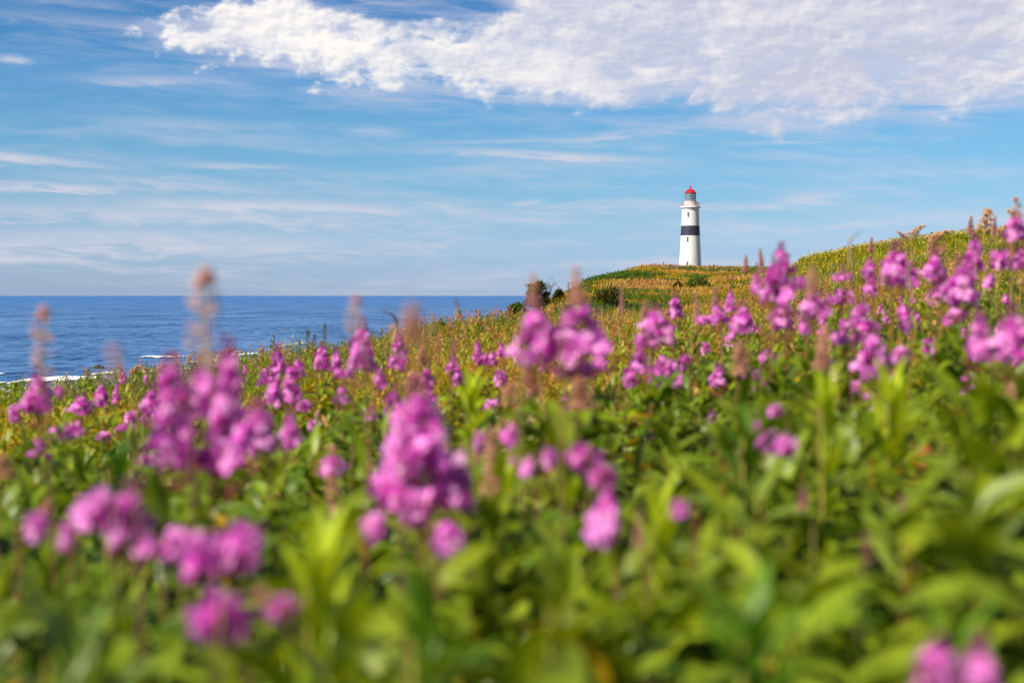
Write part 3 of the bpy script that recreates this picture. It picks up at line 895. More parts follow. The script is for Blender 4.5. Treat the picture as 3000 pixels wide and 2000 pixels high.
def clear_view(x, y, top):
    """the leafy stems in front of a flower head grow no higher than its foot"""
    px = 1500 + x / y * F
    out = top.copy()
    for r in FW:
        cx, t_, bot, w = r[:4]
        d = r[4] or min(max(1.75, 440 / w), canopy_hit(cx, bot, .10) * .97)
        lim = CZ - (bot - 866 + 6) / F * y - .012 - .006 * y ** .5
        m = (y < d + .25) & (np.abs(px - cx) < w * .5 + .10 * F / y)
        lim = lim - .035 * np.clip((3.6 - y) / 1.2, 0, 1)
        out = np.where(m & (out > lim), lim - rng.uniform(-.015, .03, len(x)), out)
        if d < 7:
            p = at(cx, bot, d); q = np.hypot(x - p.x, y - p.y); l2 = p.z + .45 * q - .02
            out = np.where((q < .42) & (out > l2), l2, out)
    return out


def leafy_mass(acc, x, y, per, L, W, S, fold, zlo=.3, spread=.12, big=1.0, flat=0.0):
    """many leafy fireweed stems without flowers"""
    n = len(x); top = canopy(x, y) + rng.normal(0, spread, n) - .03
    top = clear_view(x, y, top)
    d = np.hypot(x, y)
    g = ground(x, y); h = np.maximum(top - g, .25)
    pa = fbm(x, y, .35, 3.0); pb = fbm(x, y, .12, 9.0); pc = rng.normal(0, .3, n)
    az_ = np.degrees(np.arctan2(x, y)); mid_ = np.exp(-((az_ + 1.0) / 4.2) ** 2) * np.clip((d - 3) / 3, 0, 1) * np.clip((24 - d) / 8, 0, 1)
    dry = np.clip((pb + .35 * pc - .12 + .55 * mid_) * 2.6, 0, 1) * np.clip((d - 4) / 6, .5 * mid_, 1)
    base = mixc(GREEN, YGREEN, np.clip(.32 + .75 * pa + .6 * pc, 0, 1))
    base = mixc(base, np.broadcast_to(BLUEG, base.shape), np.clip(rng.normal(-.1, .4, n), 0, .7))
    base = mixc(base, np.broadcast_to(DGREEN, base.shape), np.clip(rng.normal(-.1, .4, n), 0, .75))
    base = mixc(base, np.broadcast_to(OCHRE, base.shape), dry * .75)
    k = np.arange(per)
    t = zlo + (1 - zlo) * ((k + rng.uniform(0, 1, (n, per))) / per)
    yaw = (k[None] * 2.39996 + rng.uniform(0, 6.28, n)[:, None] + rng.normal(0, .3, (n, per)))
    lean = rng.normal(0, .07, (n, 2))
    B = np.stack([x[:, None] + lean[:, :1] * h[:, None] * t ** 1.5, y[:, None] + lean[:, 1:] * h[:, None] * t ** 1.5, g[:, None] + h[:, None] * t], -1).reshape(-1, 3)
    tt = t.ravel()
    young = np.clip((tt - .86) / .14, 0, 1) * (1 - flat)
    elev = .55 - .1 * (1 - tt) + .75 * young + rng.normal(0, .28, len(tt))
    droop = (1.25 - .8 * young) * rng.uniform(.5, 1.5, len(tt))
    Ls = L * (1 - .42 * young) * rng.uniform(.7, 1.25, len(tt)) * big; Ws = W * (1 - .3 * young) * rng.uniform(.75, 1.25, len(tt)) * big
    c = np.repeat(base, per, 0) * rng.uniform(.62, 1.28, (len(tt), 1))
    c = mixc(c, np.broadcast_to(YGREEN * 1.15, c.shape), young * .6)
    odd = rng.uniform(0, 1, len(tt)) < np.where(np.repeat(d, per) < 3.2, .012, .03)
    c[odd] = np.where(rng.uniform(0, 1, (odd.sum(), 1)) < .5, OCHRE, RUST)
    leaves(acc, B, yaw.ravel(), elev, droop, Ls, Ws, c, S, fold, roll=rng.normal(0, .35, len(tt)))
    P = np.stack([np.stack([x + lean[:, 0] * h * q ** 1.5, y + lean[:, 1] * h * q ** 1.5, g + h * q], -1) for q in (0, .5, 1)], 1)
    tubes(acc, P, np.array([.005, .004, .002]) * (1 if d.mean() < 14 else 1.5), mixc(np.array((.16, .17, .03)), RUST, np.clip(rng.normal(.3, .35, n), 0, 1)), 4)


def build_meadow():
    a = Acc()
    x, y = scatter(.9, 2.1, 36, -40, 40)
    leafy_mass(a, x, y, 26, .165, .044, 6, True, .34, .055, 1.0, .45)
    x, y = scatter(2.1, 6, 32, -34, 34)
    leafy_mass(a, x, y, 30, .165, .043, 5, True, .38, .085, 1.0, .35)
    x, y = scatter(6, 14, 30, -28, 28)
    leafy_mass(a, x, y, 30, .155, .030, 3, True, .42, .08)
    x, y = scatter(14, 30, 17, -26, 26)
    leafy_mass(a, x, y, 24, .15, .03, 2, False, .5, .08)
    x, y = scatter(30, 66, 7, -25, 25)
    w = fbm(x, y, .09, 21.0) + rng.normal(0, .08, len(x)); keep = (w > -.04)
    leafy_mass(a, x[keep], y[keep], 16, .20, .05, 2, False, .45, .09)
    o = link('meadow_foliage', a.mesh('meadow_foliage', M_LEAF))
    tag(o, 'dense green fireweed foliage covering the meadow', kind='stuff')


build_meadow()


def grass_clumps(acc, x, y, hgt, col, per, W, lean=.5, S=2, tip=None, jit=.13):
    n = len(x); z = ground(x, y)
    B = np.repeat(np.stack([x, y, z - .03], -1), per, 0)
    N = n * per
    s = np.repeat(hgt, per)
    B[:, :2] += rng.normal(0, .22, (N, 2)) * np.repeat(np.clip(hgt, .2, 1), per)[:, None]
    c = np.repeat(col, per, 0) * rng.uniform(1 - jit, 1 + jit, (N, 1))
    tc = None if tip is None else np.repeat(tip, per, 0) * rng.uniform(1 - jit, 1 + jit, (N, 1))
    leaves(acc, B, rng.uniform(0, 6.28, N), 1.45 - np.abs(rng.normal(0, lean * .5, N)), rng.uniform(.1, 1.0, N), s * rng.uniform(.6, 1.2, N), np.repeat(W, per) * rng.uniform(.7, 1.3, N), c, S, False, tc, prof=.55)


def build_hills():
    a = Acc()
    for d0, d1, dens, per, wk in ((28, 70, 5.0, 8, 1.0), (70, 130, 4.2, 8, 1.0), (130, 240, 2.6, 7, 1.3), (240, 340, 1.1, 6, 1.6)):
        x, y = scatter(d0, d1, dens, -20, 25)
        d = np.hypot(x, y)
        # only where the land shows from above the sea-ward drop
        z = canopy(x, y); vis = (866 - (z - CZ) / y * F) < 1120
        x, y, d = x[vis], y[vis], d[vis]
        n = len(x)
        big = fbm(x, y, .045, 2.0, 4); mid = fbm(x, y, .16, 5.0, 3); sm = rng.normal(0, .10, n)
        right = np.clip((np.degrees(np.arctan2(x, y)) - 10.6) / .7, 0, 1) * (d < 170)
        u = big * 1.7 + mid * 1.2 + sm - .16 - .25 * np.clip((75 - d) / 20, 0, 1)
        col = np.empty((n, 3)); tip = np.empty((n, 3)); h = np.empty(n)
        kinds = [(-9, -.55, DGREEN * 1.2, GREEN, .42), (-.55, -.22, GREEN * .9, YGREEN * .7, .48), (-.22, .08, OLIVE, OCHRE * .8, .5), (.08, .42, OCHRE * .8, GOLD, .55), (.42, .75, GOLD * .8, TAN, .62), (.75, 1.1, OLIVE, PINKTAN, .65), (1.1, 9, OCHRE * .7, RUST, .6)]
        for lo, hi, cb, ct, hh in kinds:
            m = (u >= lo) & (u < hi); col[m] = cb; tip[m] = ct; h[m] = hh
        yg = right > rng.uniform(0, 1, n)
        yg &= sm < .30
        col[yg] = OLIVE; tip[yg] = np.where(rng.uniform(0, 1, (yg.sum(), 1)) < .45, GREEN * 1.7, OCHRE); h[yg] = .45
        h = h * plant_height(d) / .5 * rng.uniform(.6, 1.25, n) * np.where(rng.uniform(0, 1, n) < .06, 1.7, 1)
        grass_clumps(a, x, y, np.clip(h, .22, 1.15), col, per, np.clip(.00042 * d, .022, .15) * wk, .75, 2, tip)
    o = link('hill_grass', a.mesh('hill_grass', M_GRASS))
    tag(o, 'gold and green grass over the headland below the lighthouse', kind='stuff')

    # low leafy growth in dark green patches on the hill
    a = Acc()
    x, y = scatter(40, 260, 1.6, -6, 25)
    d = np.hypot(x, y)
    w = fbm(x, y, .06, 31.0, 3)
    keep = w > .24
    x, y, d = x[keep], y[keep], d[keep]; n = len(x); per = 14
    z = ground(x, y)
    N = n * per
    B = np.repeat(np.stack([x, y, z], -1), per, 0) + rng.normal(0, 1, (N, 3)) * np.array((.4, .4, .0)) + np.stack([0 * rng.uniform(0, 1, N), 0 * rng.uniform(0, 1, N), rng.uniform(.1, .62, N)], -1)
    dd = np.repeat(d, per)
    leaves(a, B, rng.uniform(0, 6.28, N), rng.normal(.35, .4, N), .9, np.clip(.0016 * dd, .13, .34), np.clip(.0009 * dd, .07, .18), mixc(DGREEN * 1.3, GREEN * 1.25, rng.uniform(0, 1, N)), 2, False)
    o = link('hill_undergrowth', a.mesh('hill_undergrowth', M_GRASS))
    tag(o, 'patches of low green leafy growth among the grass', kind='stuff')

    # little yellow and cream flowers on the near hill, and a few mauve ones below the tower
    a = Acc()
    x, y = scatter(48, 165, 5.0, 9.6, 25)
    d = np.hypot(x, y); w = fbm(x, y, .1, 41.0, 3)
    keep = rng.uniform(-.6, .5, len(x)) < w
    x, y, d = x[keep], y[keep], d[keep]; n = len(x)
    P = np.stack([x, y, canopy(x, y) + rng.normal(.05, .06, n)], -1)
    c = np.where(rng.uniform(0, 1, (n, 1)) < .35, np.array((.80, .62, .14)), np.array((.82, .58, .03)))
    for q in range(3):
        leaves(a, P, rng.uniform(0, 6.28, n), rng.normal(.2, .5, n), .2, np.clip(.0008 * d, .04, .09), np.clip(.0007 * d, .04, .08), c, 1, False)
    o = link('yellow_flowers', a.mesh('yellow_flowers', M_GRASS)); tag(o, 'countless tiny yellow flowers on the right-hand hill', kind='stuff')

    # far fireweed: magenta flecks over the middle distance and the headland
    a = Acc()
    x, y = scatter(13, 60, .95, -20, 25)
    x2, y2 = scatter(225, 275, .5, 5.5, 9.0)
    keep2 = np.abs((y2 - 250) / 22) < rng.uniform(.1, 1.0, len(x2))
    x3, y3 = scatter(60, 200, .02, 2, 25)
    x = np.r_[x, x2[keep2], x3]; y = np.r_[y, y2[keep2], y3]
    d = np.hypot(x, y); n = len(x); per = 16
    w = fbm(x, y, .2, 51.0, 2); keep = (w > -.05) | (d > 60); x, y, d = x[keep], y[keep], d[keep]; n = len(x)
    top = canopy(x, y) + rng.uniform(-.12, .16, n)
    t = rng.uniform(0, 1, (n, per)); hh = rng.uniform(.12, .26, n)[:, None]
    rad = (.06 * (1 - .7 * t)); an = rng.uniform(0, 6.28, (n, per))
    B = np.stack([x[:, None] + rad * np.cos(an), y[:, None] + rad * np.sin(an), top[:, None] - hh * (1 - t)], -1).reshape(-1, 3)
    s = np.repeat(np.clip(.0004 * d, .032, .10), per)
    c = mixc(np.array((.40, .07, .34)), np.array((.62, .22, .52)), rng.uniform(0, 1, n * per))
    leaves(a, B, an.ravel(), rng.uniform(-.4, .6, n * per), .4, s, s * .9, c, 1, False)
    o = link('distant_fireweed', a.mesh('distant_fireweed', M_PETAL)); tag(o, 'far fireweed flowers dotted over the headland', kind='stuff')

    # dry panicles and reddish spent tops floating above the leaves
    a = Acc()
    x, y = scatter(4.5, 62, 3.6, -25, 25)
    d = np.hypot(x, y); w = fbm(x, y, .14, 61.0, 3)
    az_ = np.degrees(np.arctan2(x, y)); right = np.exp(-((az_ - 17.5) / 2.8) ** 2) * (d > 9) * (d < 34)
    keep = (w + .6 * np.exp(-((az_ + .5) / 4.5) ** 2) * (d < 24) + 1.2 * right) > .05
    keep &= (d < 26) | (rng.uniform(0, 1, len(x)) < .5)
    x, y, d, w, right = x[keep], y[keep], d[keep], w[keep], right[keep]; n = len(x); per = 30
    top = canopy(x, y) + rng.uniform(.05, .36, n) + .10 * right
    top = np.where(d < 5.5, clear_view(x, y, top), top)
    t = rng.uniform(0, 1, (n, per)); hh = rng.uniform(.2, .38, n)[:, None]
    sw = rng.normal(0, .09, (n, 2))
    rad = .065 * (1 - .8 * t) * rng.uniform(.3, 1, (n, per)); an = rng.uniform(0, 6.28, (n, per))
    B = np.stack([x[:, None] + rad * np.cos(an) + sw[:, :1] * t, y[:, None] + rad * np.sin(an) + sw[:, 1:] * t, top[:, None] - hh * (1 - t)], -1).reshape(-1, 3)
    kind = rng.uniform(0, 1, n) + .0
    kind = np.where(rng.uniform(0, 1, n) < right, .5, kind)
    cb = np.where((kind < .40)[:, None], PINKTAN[None], np.where((kind < .62)[:, None], TAN[None], RUST[None]))
    c = np.repeat(cb, per, 0) * rng.uniform(.75, 1.3, (n * per, 1))
    sz = np.repeat(np.clip(.0016 * d, .030, .06), per)
    leaves(a, B, an.ravel(), rng.uniform(.1, 1.2, n * per), .5, sz, sz * .42, c, 1, False)
    P = np.stack([np.stack([x + sw[:, 0] * q, y + sw[:, 1] * q, top - hh[:, 0] - .4 * (1 - q) + (hh[:, 0]) * q], -1) for q in (0, .5, 1)], 1)
    tubes(a, P, np.array([.003, .0025, .0015]) * 1.3, np.where((kind < .5)[:, None], RUST[None], OCHRE[None]), 3)
    o = link('dry_seed_heads', a.mesh('dry_seed_heads', M_DRY)); tag(o, 'tan and reddish dry seed heads mixed through the meadow', kind='stuff')


build_hills()

# ------------------------------------------------------------------ plants that stand out one by one
PET_A = np.array((.90, .090, .64)); PET_B = np.array((.98, .42, .78)); PET_D = np.array((.46, .030, .36))
CREAM = np.array((.92, .70, .78))
SEPAL = np.array((.16, .02, .10))


def flowers(acc, P, Nrm, size, col, pale, deep):
    """four notched petals, four narrow sepals and a pale middle for each flower"""
    n = len(P)
    M = frames(Nrm, rng.uniform(0, 6.28, n))             # n,3(axis),3
    V = []; Q = []; C = []; nv = 0
    us = np.linspace(0, 1, 4); k = 0
    ks = (-1, -.33, .33, 1)
    for pt in range(4):
        a = pt * math.pi / 2
        ca, sa = math.cos(a), math.sin(a)
        for u in us:
            for s_ in ks:
                w = (.10 + .62 * math.sin(min(u, .8) / .8 * math.pi / 2) ** 1.2) * .62
                r = .06 + u * (.92 - .16 * (1 - abs(s_)) * (u > .9))
                X, Y = r, s_ * w * (1 if u < .95 else .72)
                Z = .20 * u - .28 * u * u + .10 * (1 - s_ * s_) * u + .05 * pt % .1
                V.append((X * ca - Y * sa, X * sa + Y * ca, Z))
                C.append((u, 0))
        for i in range(3):
            for j in range(3):
                b = nv + i * 4 + j
                Q.append((b, b + 1, b + 5, b + 4))
        nv += 16
    for pt in range(4):                                   # sepals between the petals
        a = pt * math.pi / 2 + math.pi / 4; ca, sa = math.cos(a), math.sin(a)
        for X, Y, Z in ((.05, -.05, -.02), (.6, -.09, -.06), (1.0, 0, -.14), (.6, .09, -.06)):
            V.append((X * ca - Y * sa, X * sa + Y * ca, Z)); C.append((0, 2))
        Q.append((nv, nv + 1, nv + 2, nv + 3)); nv += 4
    for pt in range(3):                                   # style and stamens
        a = pt * 2.1; ca, sa = math.cos(a), math.sin(a)
        for X, Y, Z in ((0, -.10, .06), (.30, -.20, .34), (.38, .20, .38), (0, .10, .06)):
            V.append((X * ca - Y * sa, X * sa + Y * ca, Z)); C.append((0, 1))
        Q.append((nv, nv + 1, nv + 2, nv + 3)); nv += 4
    V = np.array(V); C = np.array(C)
    size = np.broadcast_to(size, (n,))
    W = P[:, None] + np.einsum('vk,nkc->nvc', V, M) * size[:, None, None]
    u = C[:, 0][None, :, None]
    cc = deep[:, None] * (1 - u) + pale[:, None] * u
    cc = cc * .6 + col[:, None] * .4
    cc = np.where((C[:, 1] == 1)[None, :, None], CREAM[None, None], cc)
    cc = np.where((C[:, 1] == 2)[None, :, None], SEPAL[None, None], cc)
    q = (np.array(Q)[None] + (np.arange(n) * nv)[:, None, None]).reshape(-1, 4)
    acc.put(W, q, cc.reshape(-1, 3))


def buds(acc, P, D, L, W, col):
    """small drooping spindle buds: P start, D direction"""
    n = len(P); D = D / (np.linalg.norm(D, axis=1, keepdims=True) + 1e-9)
    t = np.array([0, .25, .55, .85, 1.0]); r = np.array([.15, .8, 1.0, .55, .08])
    Pt = P[:, None] + D[:, None] * (t[None, :, None] * np.broadcast_to(L, (n,))[:, None, None])
    tubes(acc, Pt, .5 * np.broadcast_to(W, (n,))[:, None] * r[None], col, 5)


def petal_cols(n, shift=0.0):
    t = np.clip(rng.normal(.46 + shift, .34, n), 0, 1)
    col = mixc(PET_A, PET_B, t)
    dk = (rng.uniform(0, 1, n) < .13)[:, None]
    col = np.where(dk, PET_D * 1.2, col)
    return col, np.clip(col * 1.1 + .05, 0, .93), col * np.array((.88, .62, .88))


def flower_head(kind, seed):
    """unit head: 1 m tall stands for the real height; built at real scale, height h0, width w0"""
    global rng
    rng = np.random.default_rng(seed)
    a = Acc()
    if kind == 'cone':
        h0, w0, n = .12, .095, 54
    elif kind == 'tall':
        h0, w0, n = .19, .095, 74
    elif kind == 'big':
        h0, w0, n = .175, .130, 150
    elif kind == 'wide':
        h0, w0, n = .085, .13, 44
    else:
        h0, w0, n = .06, .065, 11
    t = (np.arange(n) + rng.uniform(0, 1, n)) / n
    an = np.arange(n) * 2.39996 + rng.normal(0, .4, n)
    if kind == 'wide':
        # two or three side clusters joined
        cl = rng.integers(0, 3, n); cx = np.array((-.036, .0, .036))[cl]; cy = np.array((.01, -.02, .012))[cl]; top = np.array((.8, 1, .72))[cl]
        rad = .030 * np.sqrt(np.clip(1 - (2 * t - .9) ** 2 * .8, .1, 1))
        P = np.stack([cx + rad * np.cos(an), cy + rad * np.sin(an), .012 + t * (h0 - .022) * top], 1)
    elif kind == 'few':
        rad = rng.uniform(.004, .5 * w0 - .014, n)
        P = np.stack([rad * np.cos(an), rad * np.sin(an), .014 + t * (h0 - .026)], 1)
    else:
        prof = np.interp(t, [0, .2, .55, .85, 1], [.80, 1, .76, .42, .14])
        rad = (w0 * .5 - .014) * prof * rng.uniform(.6, 1.1, n)
        t = np.clip(t + rng.normal(0, .04, n), 0, 1)
        P = np.stack([rad * np.cos(an), rad * np.sin(an), .012 + t * (h0 - .022)], 1)
    if kind in ('cone', 'tall', 'big'):                     # ragged gaps where flowers have gone over
        g1, g2 = rng.uniform(0, 6.28, 2); t1, t2 = rng.uniform(.15, .75, 2)
        dd1 = np.abs((an - g1 + math.pi) % (2 * math.pi) - math.pi); dd2 = np.abs((an - g2 + math.pi) % (2 * math.pi) - math.pi)
        keep = ~((dd1 < .75) & (np.abs(t - t1) < .14)) & ~((dd2 < .5) & (np.abs(t - t2) < .10))
        P, t, an = P[keep], t[keep], an[keep]; n = len(t)
        far = rng.uniform(0, 1, n) < .16; P[far, :2] *= 1.38; P[far, 2] -= .006
    up = .15 + .5 * t if kind != 'few' else .55 + 0 * t
    Nn = np.stack([np.cos(an), np.sin(an), up + rng.normal(0, .3, n)], 1)
    col, pale, deep = petal_cols(n)
    size = (.0185 if kind != 'few' else .024) * (1 - .32 * t) * rng.uniform(.78, 1.22, n)
    flowers(a, P, Nn, size, col, pale, deep)
    # pedicels
    P0 = np.stack([P[:, 0] * .1, P[:, 1] * .1, P[:, 2] - .012], 1)
    tubes(a, np.stack([P0, P], 1), .0009, np.array((.22, .03, .10)), 3)
    # a few closed buds poking out
    m = 10 if kind != 'few' else 3
    i = rng.integers(0, n, m)
    buds(a, P[i] + Nn[i] * .006, Nn[i] + np.array((0, 0, -.6)), .018, .006, np.array((.28, .04, .2)))
    if kind in ('cone', 'tall', 'big'):
        # the tip goes on in closed buds, the foot in slim reddish pods
        m = 16; tb = np.arange(m) / m; ab = np.arange(m) * 2.4
        buds(a, np.stack([.004 * np.cos(ab), .004 * np.sin(ab), h0 * .93 + .035 * tb], 1), np.stack([np.cos(ab), np.sin(ab), .1 + .8 * tb], 1), .017 * (1.1 - .5 * tb), .0055, np.array((.34, .06, .20)))
        m = 12; ab = np.arange(m) * 2.4; zb = -.05 * rng.uniform(0, 1, m)
        P0 = np.stack([0 * ab, 0 * ab, zb], 1); D = np.stack([np.cos(ab), np.sin(ab), .45 + 0 * ab], 1)
        tubes(a, np.stack([P0, P0 + D * .025, P0 + D * .055], 1), np.array([.0012, .0018, .0006]), np.array((.42, .12, .10)), 4)
    return a.mesh('flower_head_' + kind, M_PETAL), w0, h0


HEADS = {k: [flower_head(k, 100 + i * 7 + j) for i in range(3)] for j, k in enumerate(('cone', 'tall', 'wide', 'few', 'big'))}


def spire_mesh(kind, seed):
    """bud and seed spires, 1 high; width given as a share of the height"""
    global rng
    rng = np.random.default_rng(seed)
    a = Acc()
    z = np.linspace(0, 1, 12)
    if kind == 'hook':
        bend = np.clip((z - .55) / .45, 0, 1) ** 2
        ax = np.stack([.16 * bend - .05 * np.sin(z * 3), 0 * z, z - .10 * bend], 1)
    else:
        ax = np.stack([.025 * np.sin(z * 4 + seed), .02 * np.cos(z * 3), z], 1)
    col_ax = {'buds': (.44, .24, .17), 'pods': (.52, .42, .26), 'hook': (.40, .30, .17), 'fluff': (.52, .32, .25)}[kind]
    tubes(a, ax[None], np.linspace(.026, .010, 12)[None] * {'hook': 1.2, 'pods': 1.25}.get(kind, 1), np.array(col_ax), 5)
    f = lambda t: np.stack([np.interp(t, z, ax[:, k]) for k in range(3)], 1)
    if kind == 'buds':
        n = 84; t = .12 + .88 * np.arange(n) / n; an = np.arange(n) * 2.4 + rng.normal(0, .3, n)
        D = np.stack([np.cos(an), np.sin(an), -.5 + .9 * t], 1)
        L = .17 * (1.08 - t) + .035
        buds(a, f(t), D, L, .034 + .022 * (1 - t), mixc(np.array((.60, .24, .24)), np.array((.52, .30, .22)), rng.uniform(0, 1, n)) * rng.uniform(.7, 1.3, (n, 1)))
    elif kind == 'hook':
        n = 90; t = .1 + .9 * np.arange(n) / n; an = np.arange(n) * 2.4
        D = np.stack([np.cos(an), np.sin(an), .9 + 0 * t], 1)
        buds(a, f(t), D, .035, .018, mixc(np.array((.44, .25, .18)), np.array((.42, .32, .16)), rng.uniform(0, 1, n)))
    elif kind == 'pods':
        n = 46; t = .05 + .80 * np.arange(n) / n; an = np.arange(n) * 2.4 + rng.normal(0, .3, n)
        D = np.stack([np.cos(an), np.sin(an), .35 + 0 * t], 1)
        keep = rng.uniform(0, 1, n) < .62; t, an, D = t[keep], an[keep], D[keep]; n = len(t)
        L = rng.uniform(.10, .22, n) * (1.15 - .5 * t)
        P = f(t)
        tubes(a, np.stack([P, P + D * L[:, None] * .6], 1), .004, np.array((.32, .18, .14)), 3)
        buds(a, P + D * L[:, None] * .45, D, .12, .066, mixc(np.array((.82, .46, .42)), np.array((.70, .50, .40)), rng.uniform(0, 1, n)))
        n = 44; t = .83 + .17 * np.arange(n) / n; an = np.arange(n) * 2.4
        buds(a, f(t), np.stack([np.cos(an), np.sin(an), .2 + 0 * t], 1), .11 * (1.2 - (t - .83) * 4), .042, np.array((.70, .42, .36)))
    else:
        n = 100; t = np.arange(n) / n; an = np.arange(n) * 2.4 + rng.normal(0, .5, n)
        D = np.stack([np.cos(an), np.sin(an), .3 + 0 * t], 1)
        L = np.interp(t, [0, .4, .75, 1], [.26, .22, .16, .08]) * rng.uniform(.6, 1.1, n)
        P = f(t)
        tubes(a, np.stack([P, P + D * L[:, None] * .5, P + D * L[:, None] + np.array((0, 0, -.03))], 1), np.array([.013, .019, .008]), mixc(np.array((.72, .32, .26)), np.array((.70, .42, .24)), rng.uniform(0, 1, n)), 3)
    return a.mesh('spire_' + kind, M_DRY)


SPIRES = {k: [spire_mesh(k, 40 + i) for i in range(2)] for k in ('buds', 'pods', 'hook', 'fluff')}


def foliage_mesh(seed, n=64, L=.135, W=.028):
    global rng
    rng = np.random.default_rng(seed)
    a = Acc()
    k = np.arange(n); t = .25 + .74 * ((k + rng.uniform(0, 1, n)) / n) ** .8
    c = mixc(GREEN, YGREEN, np.clip(rng.normal(.35, .3, n), 0, 1)) * rng.uniform(.75, 1.25, (n, 1))
    odd = rng.uniform(0, 1, n) < .06
    c[odd] = OCHRE
    leaves(a, np.stack([0 * t, 0 * t, t], 1), k * 2.4 + rng.normal(0, .3, n), .65 - .2 * (1 - t) + rng.normal(0, .2, n), rng.uniform(.6, 1.5, n), L * (1.1 - .35 * t) * rng.uniform(.8, 1.2, n), W * rng.uniform(.8, 1.2, n), c, 5, True, roll=rng.normal(0, .3, n))
    return a.mesh('fireweed_leaves', M_LEAF)


FOL = [foliage_mesh(60 + i) for i in range(4)]


def stem_mesh(H, col, r=.0045):
    a = Acc()
    z = np.linspace(0, 1, 7)
    tubes(a, np.stack([.012 * np.sin(z * 5), .012 * np.cos(z * 4) - .012, z * H], 1)[None], np.linspace(r, r * .5, 7)[None], np.array(col), 6)
    return a.mesh('fireweed_stem', M_STEM)


def aim(o, base, top):
    o.rotation_mode = 'QUATERNION'
    o.rotation_quaternion = (top - base).to_track_quat('Z', 'Y') @ Matrix.Rotation(R.uniform(0, 6.28), 4, 'Z').to_quaternion()


def fireweed(cx, top, bot, w, d, tip, style, label, group=None):
    if d == 0:
        d = min(max(1.75, 440 / w), canopy_hit(cx, bot, .10) * .97)
    hb = at(cx, bot, d); ht = at(cx, top, d)
    base = Vector((hb.x + R.uniform(-.09, .09), hb.y + R.uniform(-.04, .12), 0)); base.z = ground1(base.x, base.y)
    o = empty('fireweed', base, label, 'wildflower', group)
    aim(o, base, hb); H = (hb - base).length
    link('stem', stem_mesh(H + (ht - hb).length * .9, R.choice(((.22, .07, .05), (.20, .16, .04), (.26, .10, .05)))), o)
    f = link('foliage', R.choice(FOL), o); f.scale = (1, 1, min(max(H - .09, .2), 1.32)); f.rotation_euler.z = R.uniform(0, 6)
    wm = w * d / F; hm = (bot - top) * d / F
    if style is None:
        style = 'few' if wm < .062 and hm < .075 else 'wide' if wm > 1.3 * hm else 'tall' if hm > 1.55 * wm else 'cone'
    me, w0, h0 = R.choice(HEADS[style])
    head = link('flower_head', me, o)
    head.location = (0, 0, H); k = (1.14 if d > 3.3 or style == 'big' else 1.34) * wm / w0; head.scale = (k, k, 1.1 * hm / h0)
    if tip:
        tm = (top - tip) * d / F + hm * .12
        s = link('bud_spire', R.choice(SPIRES['buds']), o)
        s.location = (0, 0, H + hm * .88); k = min(tm, .11) if tm < .2 else tm * .55
        s.scale = (k, k, tm)
    return o


for row in FW:
    fireweed(*row)


for i in range(64):
    px_ = R.uniform(1420, 2990); d_ = R.uniform(5, 17)
    c_ = float(canopy(np.array([(px_ - 1500) / F * d_]), np.array([d_]))[0])
    row_ = 866 - (c_ - CZ) / d_ * F
    s_ = R.uniform(.05, .085) * F / d_
    fireweed(px_, row_ - s_ * R.uniform(.9, 1.5), row_ + s_ * .1, s_, d_, 0, R.choice(('cone', 'cone', 'few')), 'small pink fireweed dotted among the leaves of the middle field', 'small fireweeds dotted over the middle field')


def seed_spire(cx, top, bot, w, d, kind, label, foliage=True, group=None, cat='seed spike', name='seed_spike', tint=None):
    if d == 0: d = canopy_hit(cx, bot, .02)
    hb = at(cx, bot, d); ht = at(cx, top, d)
    base = Vector((hb.x + R.uniform(-.03, .03), hb.y + R.uniform(0, .06), 0)); base.z = min(ground1(base.x, base.y), hb.z - .05)
    o = empty(name, base, label, cat, group); aim(o, base, hb); H = (hb - base).length
    hm = (ht - hb).length; wm = w * d / F
    link('stem', stem_mesh(H, R.choice(((.22, .10, .06), (.24, .20, .06), (.27, .15, .05))), .004), o)
    if foliage:
        f = link('foliage', R.choice(FOL), o); f.scale = (1, 1, min(H * .9, 1.0))
    s = link('spire', R.choice(SPIRES[kind]), o); s.location = (0, 0, H)
    wf = {'buds': .34, 'pods': .36, 'hook': .10, 'fluff': .40}[kind]
    k = wm / wf
    s.scale = (k, k, hm) if kind != 'hook' else (hm * .8, hm * .8, hm)
    if kind == 'hook': s.scale = (max(k, hm * .5), max(k, hm * .5), hm)
    return o


